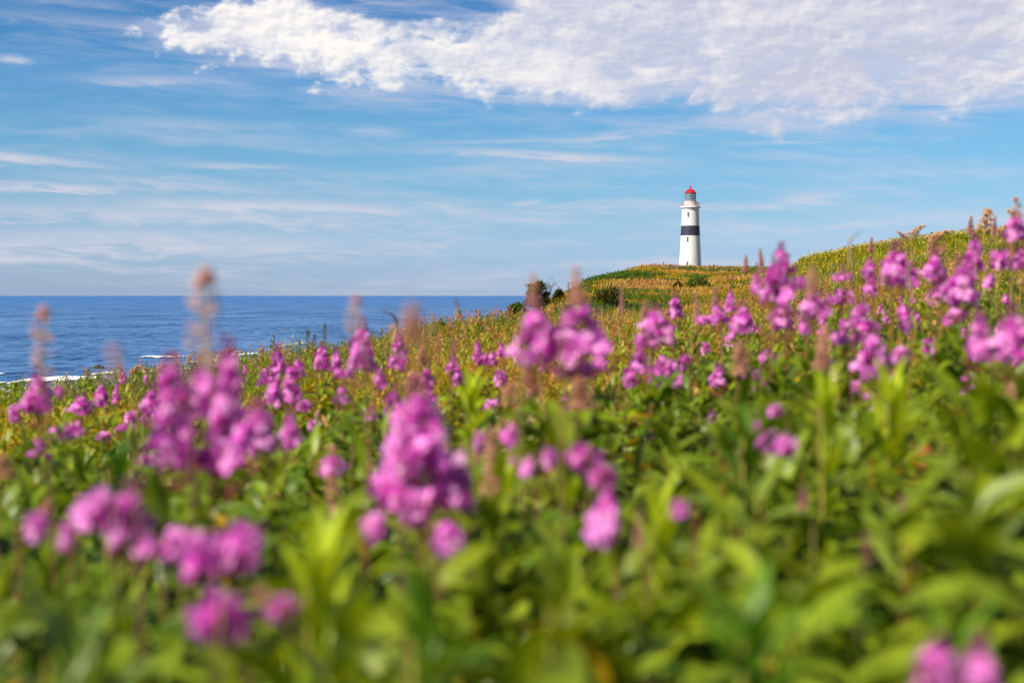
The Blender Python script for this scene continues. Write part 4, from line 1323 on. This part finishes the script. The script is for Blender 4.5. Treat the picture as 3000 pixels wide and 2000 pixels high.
SPK = [
    (605, 785, 1085, 105, 1.9, 'pods', 'tallest blurred brown seed spike with side pods, standing across the horizon'),
    (131, 897, 1112, 68, 2.4, 'pods', 'brown seed spike with side pods before the sea, nearest the left edge'),
    (335, 1010, 1112, 50, 1.5, 'pods', 'faint ghostly seed spike between the two tall brown ones'),
    (1040, 866, 985, 52, 2.6, 'pods', 'leaning brown seed spike touching the horizon in mid-sea'),
    (1212, 888, 1010, 84, 1.5, 'fluff', 'widest pinkish blurred seed plume in front of the sea'),
    (1153, 898, 1000, 24, 7.0, 'hook', 'hooked slender brown spire left of the wide pinkish plume'),
    (1264, 905, 985, 12, 5.0, 'hook', 'thin grey leaning spire right of the wide pinkish plume'),
    (1338, 870, 935, 16, 5.0, 'hook', 'grey curved spire over the green dock group at the sea'),
    (1563, 798, 905, 34, 2.6, 'fluff', 'blurred reddish spike in front of the dark spruce'),
    (1690, 781, 905, 46, 2.3, 'fluff', 'blurred pale spike rising above the hill crest, left of the lighthouse'),
    (1822, 838, 925, 18, 5.5, 'buds', 'slim pinkish-brown spike right of the round juniper'),
    (1890, 878, 945, 34, 5.5, 'buds', 'brown cone-shaped spike left of the lone bright pink fireweed'),
    (2040, 860, 935, 22, 6.0, 'buds', 'thin rusty spike below the green shrub on the lighthouse hill'),
    (2095, 840, 900, 24, 6.0, 'buds', 'small rusty spike right of the green shrub on the lighthouse hill'),
    (2185, 747, 800, 24, 7.0, 'buds', 'shorter of two fuzzy brown spikes on the skyline right of the lighthouse'),
    (2228, 728, 800, 26, 7.0, 'buds', 'taller of two fuzzy brown spikes on the skyline right of the lighthouse'),
    (2266, 735, 770, 14, 4.7, 'buds', 'brown tip beside the purple crown of the tallest fireweed'),
    (2380, 780, 870, 44, 3.4, 'fluff', 'blurred ochre and red plume against the foot of the yellow-flowered hill'),
    (2495, 672, 775, 17, 4.2, 'hook', 'slender brown spike standing highest above the yellow-flowered hill'),
    (2468, 770, 796, 20, 6.0, 'buds', 'pale tip above the arched magenta tuft'),
    (2552, 695, 740, 22, 9.8, 'buds', 'small brown spike breaking the skyline of the yellow-flowered hill'),
    (2735, 690, 760, 46, 9.0, 'fluff', 'dark red plume in the tan grass under the arching panicles'),
    (2764, 708, 745, 16, 9.8, 'buds', 'small dark red spike right of the dark red plume'),
    (2666, 740, 850, 16, 4.2, 'hook', 'thin tan stalk crossing in front of the broad magenta fireweed'),
    (2845, 632, 690, 26, 9.0, 'buds', 'mauve spike left of the feathery upright grass on the skyline'),
    (2914, 632, 690, 22, 9.0, 'buds', 'dark brown spike right of the feathery upright grass on the skyline'),
    (2978, 577, 645, 34, 7.5, 'pods', 'mauve branching spike, highest point of the plants at the right edge'),
    (2412, 950, 1090, 56, 4.0, 'fluff', 'long rusty plume hanging between pink heads on the right slope'),
    (2170, 1000, 1100, 60, 4.4, 'fluff', 'large rust-brown plume between the pink and the ragged magenta fireweed'),
    (1700, 1105, 1200, 90, 2.9, 'fluff', 'wide reddish plume below the big magenta pair'),
    (1560, 1075, 1160, 66, 3.1, 'fluff', 'orange-brown plume below the left head of the big pair'),
    (1240, 1020, 1075, 50, 5.0, 'fluff', 'brick-red plume in the middle of the ochre grass right of the two-tiered fireweed'),
    (1215, 1088, 1140, 66, 4.2, 'fluff', 'pinkish rusty plume just left of the two fireweeds in rusty grass'),
    (760, 1165, 1215, 70, 3.6, 'fluff', 'dusty orange plume above the broad pale cluster beside the double head'),
    (1495, 1120, 1190, 54, 4.0, 'fluff', 'orange plume standing over ochre grass in mid field'),
    (2640, 1440, 1520, 30, 2.0, 'buds', 'orange-brown stalk top among leaves right of the isolated magenta bloom'),
    (1872, 1490, 1610, 34, 1.9, 'buds', 'orange stalk top right of the tall single pale bloom'),
    (2350, 1420, 1500, 34, 2.2, 'buds', 'ochre stalk top below the isolated magenta bloom'),
    (2535, 1560, 1650, 36, 1.7, 'buds', 'ochre stalk top in the deep green of the lower right'),
    (2410, 1170, 1245, 40, 4.0, 'buds', 'orange stalk top below the soft pink ball of bloom'),
    (2955, 1120, 1250, 50, 3.4, 'fluff', 'tawny plume under the blurred pair at the right edge'),
    (1480, 1220, 1300, 60, 3.6, 'fluff', 'tawny plume behind the pale upright pink bloom'),
    (140, 1462, 1510, 54, 2.8, 'fluff', 'brownish-pink plume above the slanting pale bloom'),
    (12, 1330, 1400, 70, 2.6, 'fluff', 'blurred orange plume cut by the left edge'),
    (770, 1715, 1770, 60, 1.5, 'fluff', 'salmon plume between the lowest pink bloom and the dusty mauve one'),
]
for cx, top, bot, w, d, kind, lab in SPK:
    seed_spire(cx, top, bot, w, d, kind, lab, foliage=bot > 900)


for i in range(26):
    px_ = R.gauss(1400, 300); d_ = R.uniform(2.6, 9)
    c_ = float(canopy(np.array([(px_ - 1500) / F * d_]), np.array([d_]))[0])
    row_ = 866 - (c_ - CZ) / d_ * F
    h_ = R.uniform(.10, .17) * F / d_
    seed_spire(px_, row_ - h_, row_ + .02 * F / d_, R.uniform(.028, .05) * F / d_, d_, R.choice(('fluff', 'fluff', 'pods')), 'rusty seed plume above the ochre growth in the middle of the meadow', foliage=False, group='rusty seed plumes of the mid meadow')


# ---- docks: stiff spikes of the skyline
def dock_mesh(seed, green):
    global rng
    rng = np.random.default_rng(seed)
    a = Acc()
    tubes(a, np.array([[(0, 0, 0), (.01, 0, .5), (0, 0, 1)]]), np.array([[.014, .012, .004]]), np.array((.14, .16, .03) if green else (.25, .12, .05)), 5)
    n = 190; t = rng.uniform(.02, .99, n); an = rng.uniform(0, 6.28, n)
    r = .105 * np.interp(t, [0, .25, .7, 1], [.6, 1, .8, .12]) * rng.uniform(.35, 1, n)
    P = np.stack([r * np.cos(an), r * np.sin(an), t], 1)
    c = mixc(np.array((.13, .20, .02)), np.array((.26, .30, .03)), rng.uniform(0, 1, n)) if green else mixc(np.array((.30, .13, .04)), np.array((.40, .24, .06)), rng.uniform(0, 1, n))
    leaves(a, P, an, rng.uniform(.2, 1.2, n), .4, .08, .05, c * rng.uniform(.6, 1.3, (n, 1)), 1, False)
    return a.mesh('dock_spike', M_GRASS)


def dock_leaf_mesh(seed):
    global rng
    rng = np.random.default_rng(seed)
    a = Acc(); n = 9; t = rng.uniform(.1, .95, n)
    leaves(a, np.stack([0 * t, 0 * t, t], 1), rng.uniform(0, 6.28, n), rng.uniform(.2, .9, n), 1.0, .26, .07, mixc(GREEN, OLIVE, rng.uniform(0, 1, n)), 4, True)
    return a.mesh('dock_leaves', M_GRASS)


DOCK = {g_: [dock_mesh(300 + i + 10 * g_, g_) for i in range(3)] for g_ in (0, 1)}
DLEAF = [dock_leaf_mesh(330 + i) for i in range(2)]


def dock(cx, top, bot, d, green, label, group=None, w=None):
    hb = at(cx, bot, d); ht = at(cx + R.uniform(-1.5, 1.5), top, d)
    base = Vector((hb.x, hb.y, ground1(hb.x, hb.y)))
    if base.z > hb.z - .05: base.z = hb.z - .05
    o = empty('dock_plant', base, label, 'weed', group)
    aim(o, base, ht); H = (hb - base).length; L = (ht - hb).length
    a = Acc(); tubes(a, np.array([[(0, 0, 0), (0, 0, H)]]), np.array([[.014, .012]]), np.array((.16, .15, .04) if green else (.26, .13, .05)), 5)
    link('stem', a.mesh('dock_stem', M_STEM), o)
    f = link('foliage', R.choice(DLEAF), o); f.scale = (1, 1, H)
    s = link('spike', R.choice(DOCK[green]), o); s.location = (0, 0, H)
    k = (w * d / F / .21) if w else L * 1.5
    s.scale = (k, k, L)


DK = [
    (803, 978, 1012, 32, 0, 'reddish dock spike by the sea, first on the left of the rim'),
    (877, 991, 1018, 32, 1, 'small green dock spike second along the rim from the left'),
    (902, 966, 1022, 30, 1, 'green dock spike above the clear magenta fireweed, left of a close pair'),
    (922, 978, 1020, 30, 1, 'shorter green dock spike of the close pair over the clear magenta fireweed'),
    (951, 949, 994, 34, 1, 'tall dark green dock spike standing alone against the sea'),
    (1049, 953, 985, 38, 0, 'red-brown dock spike behind the leaning seed spike'),
    (1090, 968, 990, 42, 1, 'short olive dock spike in tan grass right of the leaning seed spike'),
    (1228, 970, 990, 48, 0, 'tiny reddish dock spike below the wide pinkish plume'),
    (1246, 957, 988, 48, 0, 'brown dock spike to the right of the wide pinkish plume'),
    (1336, 922, 968, 52, 1, 'green dock spike, left of the three-spike group by the sea'),
    (1345, 906, 962, 52, 1, 'green dock spike, tall middle of the three-spike group by the sea'),
    (1355, 923, 966, 52, 1, 'green dock spike, right of the three-spike group by the sea'),
    (1378, 945, 962, 54, 0, 'low orange dock spike right of the three-spike group'),
    (1384, 935, 959, 54, 0, 'slender rusty dock spike between the three-spike group and the lone green one'),
    (1406, 917, 966, 54, 1, 'lone green dock spike on the rim right of the three-spike group'),
    (1427, 922, 950, 56, 0, 'orange-brown dock spike right of the lone green one'),
    (1448, 915, 948, 58, 0, 'leafy brown dock spike in the tan grass, wider than its neighbours'),
    (1466, 909, 944, 58, 0, 'brown dock spike, left end of the crowded row beside the spruce'),
    (1474, 911, 944, 58, 1, 'olive dock spike, second in the crowded row beside the spruce'),
    (1483, 911, 940, 59, 0, 'amber dock spike in the middle of the crowded row beside the spruce'),
    (1489, 896, 938, 60, 0, 'tall rusty dock spike in the crowded row beside the spruce'),
    (1497, 895, 938, 60, 1, 'dark green dock spike, right end of the crowded row beside the spruce'),
    (1630, 886, 922, 62, 1, 'bright green dock spike in front of the dark spruce'),
]
for cx, top, bot, d, gr, lab in DK:
    dock(cx, top, bot, d, gr, lab)
CREST = [(1666, 826, 845, 130), (1678, 826, 843, 135), (1725, 808, 828, 190), (1738, 807, 822, 200), (1747, 807, 820, 205), (1754, 806, 818, 205), (1708, 815, 830, 180), (1715, 817, 828, 185), (1893, 782, 794, 240), (1901, 784, 794, 240),
         (1963, 774, 786, 250), (1967, 775, 786, 250), (2020, 774, 790, 235), (2026, 777, 790, 235), (2034, 779, 790, 235), (2054, 779, 791, 235), (2081, 779, 790, 240), (2091, 774, 785, 250),
         (2203, 780, 790, 255), (2210, 777, 789, 250), (2216, 768, 789, 240), (2221, 776, 789, 245)]
for cx, top, bot, d in CREST:
    dock(cx, top, bot, d, 1, 'small dark green dock spike on the crest of the lighthouse hill', 'dock spikes along the crest of the lighthouse hill', w=7)


# ---- feathery grasses
def plume_mesh(seed, arch, spread, n=26):
    """arching panicle one unit tall"""
    global rng
    rng = np.random.default_rng(seed)
    a = Acc(); z = np.linspace(0, 1, 14)
    ax = np.stack([arch * z ** 2.4, .04 * np.sin(z * 5), z - .32 * abs(arch) * z ** 3], 1)
    tubes(a, ax[None], np.linspace(.024, .011, 14)[None], np.array((.40, .28, .12)), 4)
    f = lambda t: np.stack([np.interp(t, z, ax[:, k]) for k in range(3)], 1)
    t = np.linspace(.25, 1, n); an = np.arange(n) * 2.4
    D = np.stack([np.cos(an), np.sin(an), .75 + 0 * t], 1); L = spread * (1.15 - t) * rng.uniform(.6, 1.1, n) + .04
    P = f(t); Q1 = P + D * L[:, None] * .6; Q2 = P + D * L[:, None] + np.array((.08 * np.sign(arch + .01), 0, -.35)) * L[:, None]
    tubes(a, np.stack([P, Q1, Q2], 1), np.array([.012, .010, .007]), np.array((.62, .40, .18)), 3)
    for u in np.linspace(.35, 1, 6):
        B = (1 - u) ** 2 * P + 2 * u * (1 - u) * Q1 + u * u * Q2
        B = B + rng.normal(0, .010, B.shape)
        buds(a, B, np.stack([np.cos(an) * .3, np.sin(an) * .3, -.6 + 0 * t], 1) + rng.normal(0, .4, (n, 3)), .095, .050, mixc(np.array((.74, .48, .20)), np.array((.62, .32, .18)), rng.uniform(0, 1, n)))
    return a.mesh('grass_plume', M_DRY)


PLUME = {'right': plume_mesh(401, .55, .26), 'left': plume_mesh(402, -.5, .26), 'up': plume_mesh(403, .10, .27, 26), 'thin': plume_mesh(404, .35, .16, 22)}


def grass_plume(cx, top, bot, d, kind, label, wk=1.0):
    hb = at(cx, bot, d); ht = at(cx, top, d)
    base = Vector((hb.x, hb.y + .02, ground1(hb.x, hb.y)))
    o = empty('grass_plume', base, label, 'grass'); H = max(hb.z - base.z, .02); L = (ht - hb).length
    a = Acc(); tubes(a, np.array([[(0, 0, 0), (.01, 0, H * .5), (0, 0, H)]]), np.array([[.0035, .003, .003]]), np.array((.34, .26, .09)), 4)
    g_ = ground1(hb.x, hb.y); n = 7
    link('stem', a.mesh('grass_stem', M_STEM), o)
    a = Acc()
    leaves(a, np.stack([0 * np.zeros(n), np.zeros(n), np.linspace(.1, .8, n) * H], 1), np.arange(n) * 2.4, 1.2, 1.0, .3, .009, mixc(OCHRE, GREEN, np.linspace(0, 1, n)), 4, False)
    link('blade', a.mesh('grass_blade', M_GRASS), o)
    s = link('panicle', PLUME[kind], o); s.location = (0, 0, H); s.scale = (L * wk, L * wk, L)
    return o


for row in [
    (2672, 648, 712, 11.9, 'right', 'arching tan grass panicle on the skyline, first of the feathery ones', 1.1),
    (2655, 672, 712, 12.2, 'left', 'low tan grass panicle leaning left on the yellow-flowered hill skyline', 1.3),
    (2732, 664, 720, 11.9, 'right', 'wide arching grass panicle nodding right above the dark red plume', 2.0),
    (2886, 610, 712, 10.5, 'up', 'upright feathery grass, tallest pale plume against the sky', 1.0),
    (2862, 660, 712, 10.9, 'left', 'feathery grass leaning left from the foot of the upright plume', 1.2),
    (2920, 645, 712, 10.9, 'right', 'feathery grass leaning right from the foot of the upright plume', 1.1),
    (2965, 620, 690, 9.2, 'up', 'brown feathery grass behind the highest purple fireweed', .8),
    (2992, 600, 690, 9.2, 'left', 'dry grass panicle cut by the right edge of the photo', .8),
    (655, 1008, 1068, 17, 'right', 'reddish grass plume at the right of the sheaf before the surf', 1.0),
    (640, 1014, 1070, 17, 'thin', 'reddish grass plume in the middle of the sheaf before the surf', 1.0),
    (608, 1022, 1072, 17.5, 'thin', 'amber grass plume left of the reddish sheaf', 1.0),
    (580, 1018, 1075, 17.5, 'thin', 'dark reddish grass plume standing straight left of the reddish sheaf', .7),
    (675, 1020, 1070, 17, 'right', 'brown nodding grass plume, last of the reddish sheaf', 1.2),
    (548, 1030, 1080, 18, 'thin', 'tawny grass plume half way between the sheaf and the leafy bushes', .9),
    (502, 1055, 1092, 19, 'right', 'golden nodding grass over the leafy rim below the surf', 1.3),
    (462, 1058, 1098, 19, 'right', 'golden spreading grass, second left of the sheaf', 1.3),
    (432, 1068, 1102, 19.5, 'left', 'tan grass plume leaning left in the leafy rim', 1.1),
    (384, 1062, 1108, 20, 'right', 'pale golden grass plume right of the hooked spike on the rim', 1.2),
    (760, 1010, 1040, 24, 'right', 'short golden grass tuft on the rim left of the reddish dock', 1.2),
]:
    grass_plume(*row)

for cx, top, bot, w, d, kind, lab in [
    (339, 1066, 1110, 12, 18, 'hook', 'small hooked brown spire on the leafy rim below the surf'),
    (354, 1068, 1105, 12, 18, 'buds', 'short straight spire beside the small hooked one on the leafy rim'),
    (200, 1102, 1128, 8, 17, 'buds', 'short brown spire against the white surf'),
]:
    seed_spire(cx, top, bot, w, d, kind, lab, foliage=False)
fireweed(362, 1092, 1124, 22, 17, 0, 'cone', 'sharp small purple fireweed among leaves on the rim below the surf')
fireweed(428, 1100, 1122, 12, 17, 0, 'few', 'tiny purple blooms in the leafy rim below golden grass')
fireweed(475, 1100, 1116, 12, 17, 0, 'few', 'two tiny pink dots of bloom on the leafy rim below the spreading grass')
fireweed(718, 1072, 1094, 16, 15, 0, 'cone', 'tiny violet fireweed in dark leaves right of the reddish sheaf')


# ---- broad-leaved plants on the rim and bare twigs
def broad_plant(cx, top, d, spread, label):
    global rng
    rng = np.random.default_rng(int(cx))
    t0 = at(cx, top, d); base = Vector((t0.x, t0.y, ground1(t0.x, t0.y))); H = t0.z - base.z
    o = empty('leafy_plant', base, label, 'plant')
    a = Acc(); tubes(a, np.array([[(0, 0, 0), (.02, 0, H * .6), (0, 0, H)]]), np.array([[.009, .007, .004]]), np.array((.14, .18, .03)), 5)
    link('stem', a.mesh('leafy_stem', M_STEM), o)
    a = Acc(); n = 46; t = np.sort(rng.uniform(.4, 1.0, n)); an = np.arange(n) * 2.4 + rng.normal(0, .4, n)
    r = spread * rng.uniform(0, .35, n)
    c = mixc(GREEN * 1.1, YGREEN * 1.1, rng.uniform(.1, 1, n)) * rng.uniform(.7, 1.2, (n, 1))
    leaves(a, np.stack([r * np.cos(an), r * np.sin(an), t * H], 1), an, rng.uniform(.3, .9, n), rng.uniform(1.2, 2.2, n), rng.uniform(.13, .2, n), rng.uniform(.045, .07, n), c, 5, True, prof=.6)
    link('foliage', a.mesh('leafy_foliage', M_LEAF), o)


broad_plant(32, 1122, 16, .3, 'broad-leaved plant with drooping leaves before the surf at the left edge')
broad_plant(236, 1098, 16.5, .35, 'broad-leaved plant, left of the two beside the pale surf')
broad_plant(285, 1092, 16.5, .35, 'broad-leaved plant, right of the two beside the pale surf')
broad_plant(62, 1140, 15, .3, 'dark low broad-leaved plant under the surf next to the leftmost fireweed')
dock(259, 1080, 1110, 17, 1, 'pointed pale green shoot rising between the two broad-leaved plants', w=12)
dock(410, 1080, 1102, 20, 1, 'pointed green shoot in the leafy rim under tan grass', w=8)


def twig(x0, y0, x1, y1, d, label):
    a0 = at(x0, y0, d); a1 = at(x1, y1, d)
    base = Vector((a1.x, a1.y, ground1(a1.x, a1.y)))
    a = Acc(); m = (a0 + a1) / 2 + Vector((.015, 0, .01))
    P = np.array([[(0, 0, 0), tuple((a1 - base) * .6), tuple(a1 - base), tuple(m - base), tuple(a0 - base)]])
    tubes(a, P, np.array([[.006, .006, .005, .004, .002]]), np.array((.10, .055, .04)), 5)
    s = (a0 - a1) * .35
    tubes(a, np.array([[tuple(m - base), tuple(m - base + Vector((s.x + .04, .02, s.z)))]]), np.array([[.003, .001]]), np.array((.10, .055, .04)), 4)
    o = link('bare_twig', a.mesh('bare_twig', M_STEM)); o.location = base
    tag(o, label, 'twig')


twig(43, 1113, 66, 1148, 16, 'bare dark twig leaning over the surf near the left edge')
twig(202, 1090, 214, 1112, 17, 'bare dark twig leaning over the sea above the white surf')
twig(307, 1090, 322, 1118, 17, 'bare thin twig right of the two broad-leaved plants')
twig(188, 1104, 197, 1130, 17, 'short bare twig left of the leaning one over the surf')


# ---- bright young shoots of the foreground
def shoot(cx, top, d, L, label, col=None, n=30, spread=1.0):
    global rng
    rng = np.random.default_rng(int(cx * 3 + top))
    t0 = at(cx, top, d); base = Vector((t0.x, t0.y, ground1(t0.x, t0.y))); H = t0.z - base.z - L * .7
    o = empty('fireweed_shoot', base, label, 'plant')
    link('stem', stem_mesh(H + L * .3, (.30, .26, .04), .006), o)
    a = Acc(); t = np.linspace(0, 1, n); k = np.arange(n)
    c = mixc(GREEN * 1.3, YGREEN * 1.45, np.clip(t * 1.4, 0, 1)) if col is None else np.broadcast_to(col, (n, 3)) * rng.uniform(.8, 1.2, (n, 1))
    leaves(a, np.stack([0 * t, 0 * t, H - .30 * (1 - t) ** 1.3 + L * .25 * t], 1), k * 2.4 + rng.normal(0, .25, n), (.35 + 1.0 * t) / spread ** .5, 1.1 * (1 - .7 * t) * spread, L * (1.15 - .45 * t), .030 * (1.1 - .5 * t) * L / .12, c, 6, True)
    link('foliage', a.mesh('shoot_foliage', M_LEAF), o)


shoot(940, 1535, 1.6, .16, 'large bright yellow-green shoot right of the broad pink cluster')
shoot(1455, 1345, 2.7, .17, 'tall bright yellow-green shoot right of the largest cluster')
shoot(2610, 1080, 2.9, .16, 'brightest yellow-green shoot, in front of the big soft pink fireweed')
shoot(1930, 1430, 2.1, .14, 'light green shoot beside the orange stalk top at the centre right')
shoot(1380, 1100, 4.2, .16, 'upright green shoot between ochre stalks right of the two rusty-grass fireweeds')
shoot(2420, 1105, 2.6, .14, 'mid-green shoot under the soft pink ball of bloom')
shoot(345, 1270, 2.2, .13, 'dark leafy shoot below the dusty pale head, left of the double head', DGREEN * 1.5, 22, 1.3)
shoot(2190, 1185, 2.6, .15, 'dark green shoot left of the isolated magenta bloom', GREEN * .9, 22, 1.2)
shoot(200, 1730, 1.3, .15, 'pale grey-green arching shoot in the lower left corner', BLUEG * 1.2, 24, 1.3)
shoot(2900, 1500, 1.8, .14, 'bluish green shoot by the right edge, under the tawny plume', BLUEG, 24, 1.2)
shoot(1250, 1690, 1.35, .14, 'light green shoot under the two single blooms of the largest cluster', GREEN * 1.4, 24, 1.2)
shoot(2200, 1690, 1.35, .15, 'green arching shoot in the lower right, beneath the ochre stalk top', GREEN * 1.5, 26, 1.3)
shoot(1640, 1620, 1.5, .14, 'fresh green shoot below the tall single pale bloom', YGREEN, 24, 1.2)
shoot(2780, 1745, 1.3, .13, 'green shoot just above the pink pair at the bottom edge', GREEN * 1.2, 24, 1.2)


# ---- shrubs on the headland
def shrub(name, label, px0, px1, top, bot, d, style, seed):
    global rng
    rng = np.random.default_rng(seed)
    c = at((px0 + px1) / 2, bot, d); W = (px1 - px0) * d / F; Hh = (bot - top) * d / F
    gz = ground1(c.x, c.y); base = Vector((c.x, c.y, min(gz, c.z)))
    o = empty(name, base, label, 'shrub' if style != 'spruce' else 'tree')
    up = c.z - base.z
    a = Acc(); b = Acc()
    if style == 'spruce':
        nb = 34
        for i in range(nb):
            t = i / nb
            an = rng.uniform(0, 6.28); z0 = up + Hh * (.05 + .8 * t)
            reach = W * .55 * (1 - .55 * t) * rng.uniform(.5, 1.05)
            e = np.array((math.cos(an) * reach - W * .06, math.sin(an) * reach * .7, z0 + Hh * rng.uniform(.02, .2)))
            s0 = np.array((W * .05 * math.sin(i), 0, z0 - Hh * .05)); md = (s0 + e) / 2 + np.array((0, 0, Hh * .05))
            tubes(b, np.array([[s0, md, e]]), np.array([[.035, .022, .008]]), np.array((.16, .14, .12)), 5)
            m = int(110 + 90 * rng.uniform(0, 1)) if rng.uniform() > .12 else 10
            u = rng.uniform(.3, 1.05, m)[:, None]
            P = s0 * (1 - u) ** 2 + 2 * md * u * (1 - u) + e * u * u + rng.normal(0, 1, (m, 3)) * np.array((.12, .12, .065))
            cc = mixc(np.array((.055, .065, .012)), np.array((.20, .18, .03)), rng.uniform(0, 1, m) ** 1.1)
            leaves(a, P, rng.uniform(0, 6.28, m), rng.normal(.25, .5, m), .4, rng.uniform(.16, .30, m), .085, cc, 1, False)
        # dead snag above the crown
        for dx, hh in ((.26, .98), (.36, .9), (-.30, .62)):
            s0 = np.array((dx * W * .6, 0, up + Hh * .3)); e = np.array((dx * W + .1, 0, up + Hh * hh))
            tubes(b, np.array([[s0, (s0 + e) / 2 + .05, e]]), np.array([[.03, .02, .006]]), np.array((.22, .2, .18)), 5)
            for q in range(9):
                u = rng.uniform(.3, 1); p0 = s0 * (1 - u) + e * u
                p1 = p0 + np.array((rng.uniform(-.3, .3), rng.uniform(-.2, .2), rng.uniform(.05, .25)))
                tubes(b, np.array([[p0, p1]]), np.array([[.012, .004]]), np.array((.20, .17, .14)), 4)
                m = 22
                leaves(a, p1 + rng.normal(0, .09, (m, 3)), rng.uniform(0, 6.28, m), .3, .3, .16, .06, mixc(np.array((.04, .05, .012)), np.array((.14, .12, .03)), rng.uniform(0, 1, m)), 1, False)
    else:
        n = {'juniper': 2600, 'leafy': 2200}[style]
        q = rng.normal(0, 1, (n, 3)); q /= np.linalg.norm(q, axis=1, keepdims=True); q[:, 2] = np.abs(q[:, 2])
        rr = rng.uniform(.25, 1, n) ** .45
        lump = np.array([1 + .30 * noise.fractal(Vector(v) * 2.2 + Vector((seed, 0, 0)), 1, 2, 3) for v in q])
        P = q * (rr * lump)[:, None] * np.array((W / 2, W / 2.4, Hh)) + np.array((0, 0, up))
        if style == 'juniper':
            cc = mixc(np.array((.032, .038, .009)), np.array((.19, .16, .02)), np.clip(rng.normal(.35, .3, n), 0, 1))
            leaves(a, P, rng.uniform(0, 6.28, n), rng.normal(.3, .5, n), .4, rng.uniform(.14, .26, n), .09, cc, 1, False)
        else:
            cc = mixc(DGREEN * 1.3, GREEN * 1.2, rng.uniform(0, 1, n))
            leaves(a, P, rng.uniform(0, 6.28, n), rng.normal(.3, .5, n), .8, rng.uniform(.14, .3, n), .11, cc, 2, False)
        for i in range(9):
            an = rng.uniform(0, 6.28); e = np.array((math.cos(an) * W * .36, math.sin(an) * W * .3, up + Hh * rng.uniform(.4, .8)))
            tubes(b, np.array([[(0, 0, 0), e * np.array((.4, .4, .6)), e]]), np.array([[.04, .025, .008]]), np.array((.10, .075, .05)), 5)
    tubes(b, np.array([[(0, 0, -.1), (.03, 0, up + Hh * .4), (W * .05, 0, up + Hh * (.85 if style == 'spruce' else .5))]]), np.array([[.09, .06, .02]]), np.array((.15, .12, .1)), 6)
    link('trunk', b.mesh('shrub_trunk', M_STEM), o)
    link('crown', a.mesh('shrub_crown', M_NEEDLE), o)


shrub('spruce', 'dark windswept spruce at the headland rim with bare twigs against the sky', 1528, 1630, 824, 906, 104, 'spruce', 5)
shrub('juniper_bush', 'round dark juniper bush on the slope below the lighthouse', 1730, 1835, 838, 890, 104, 'juniper', 8)
shrub('green_shrub', 'dense green shrub mound right below the lighthouse', 2000, 2085, 806, 852, 150, 'leafy', 12)
shrub('green_shrub', 'yellowish green shrub at the sea rim left of the spruce', 1490, 1545, 888, 935, 66, 'leafy', 13)
shrub('green_shrub', 'small olive shrub tucked right of the spruce', 1618, 1655, 846, 892, 106, 'juniper', 15)
shrub('green_shrub', 'small dark shrub in the golden grass left of the green mound', 1970, 2000, 826, 846, 150, 'juniper', 16)
shrub('green_shrub', 'low green shrub at the foot of the lighthouse on the crest', 2018, 2062, 784, 796, 240, 'leafy', 17)
shrub('green_shrub', 'bright green low shrub at the rim beside the three-spike dock group', 1265, 1320, 950, 985, 46, 'leafy', 18)


# ---- sea birds and the faint ship
def gull(px, row, d, span, bank, white, label):
    p = at(px, row, d); bm = bmesh.new()
    bmesh.ops.create_uvsphere(bm, u_segments=12, v_segments=8, radius=.5, matrix=Matrix.Diagonal((.42 * span, .12 * span, .12 * span, 1)))
    for s in (-1, 1):
        xs = ((.07, .0), (.05, .28), (-.03, .52)); prev = None
        for (fx, fy), zz in zip(xs, (.0, .10, .06)):
            ring = [bm.verts.new((span * (fx + dx), s * fy * span, span * zz + dz)) for dx, dz in ((.06, .0), (-.06, .0), (-.06, .012), (.06, .012))]
            if prev:
                for k in range(4): bm.faces.new((prev[k], prev[(k + 1) % 4], ring[(k + 1) % 4], ring[k]))
            prev = ring
        bm.faces.new(prev)
    o = finish(bm, 'gull', M_WHITE if white else M_DARK, None); o.location = p
    o.rotation_euler = (bank, 0, R.uniform(0, 6.28)); tag(o, label, 'bird')


gull(1003, 798, 300, .7, .2, True, 'white gull over the sea, first from the left above the leaning spike')
gull(1125, 808, 330, .7, -.2, True, 'white gull over the sea above the hooked brown spire')
gull(1215, 826, 360, .7, .3, False, 'greyish gull over the sea above the wide pinkish plume')
gull(1436, 842, 300, .7, .2, True, 'white gull low over the horizon nearest the headland')
gull(2805, 406, 260, .5, -.3, False, 'dark bird in the blue just under the cloud bank on the right')
gull(2897, 421, 280, .5, .3, False, 'dark bird lowest and farthest right under the cloud bank')

M_SHIP = plain('hazy_ship_paint', (.10, .15, .23), .8, .1)
bm = bmesh.new()
sp = ray(1106, 866); D_ = 14000.0
for cx_, zc, sx, sz in ((0, 1.5, 76, 5), (24, 5.5, 14, 3), (-22, 4.6, 22, 1.2)):
    box(bm, (cx_, 0, zc), (sx, 12, sz))
for v in bm.verts:
    if v.co.z < 0: v.co.x *= .92
o = finish(bm, 'cargo_ship', M_SHIP, None); o.location = (sp.x / sp.y * D_, D_, 0)
tag(o, 'tiny pale cargo ship on the far horizon', 'ship')
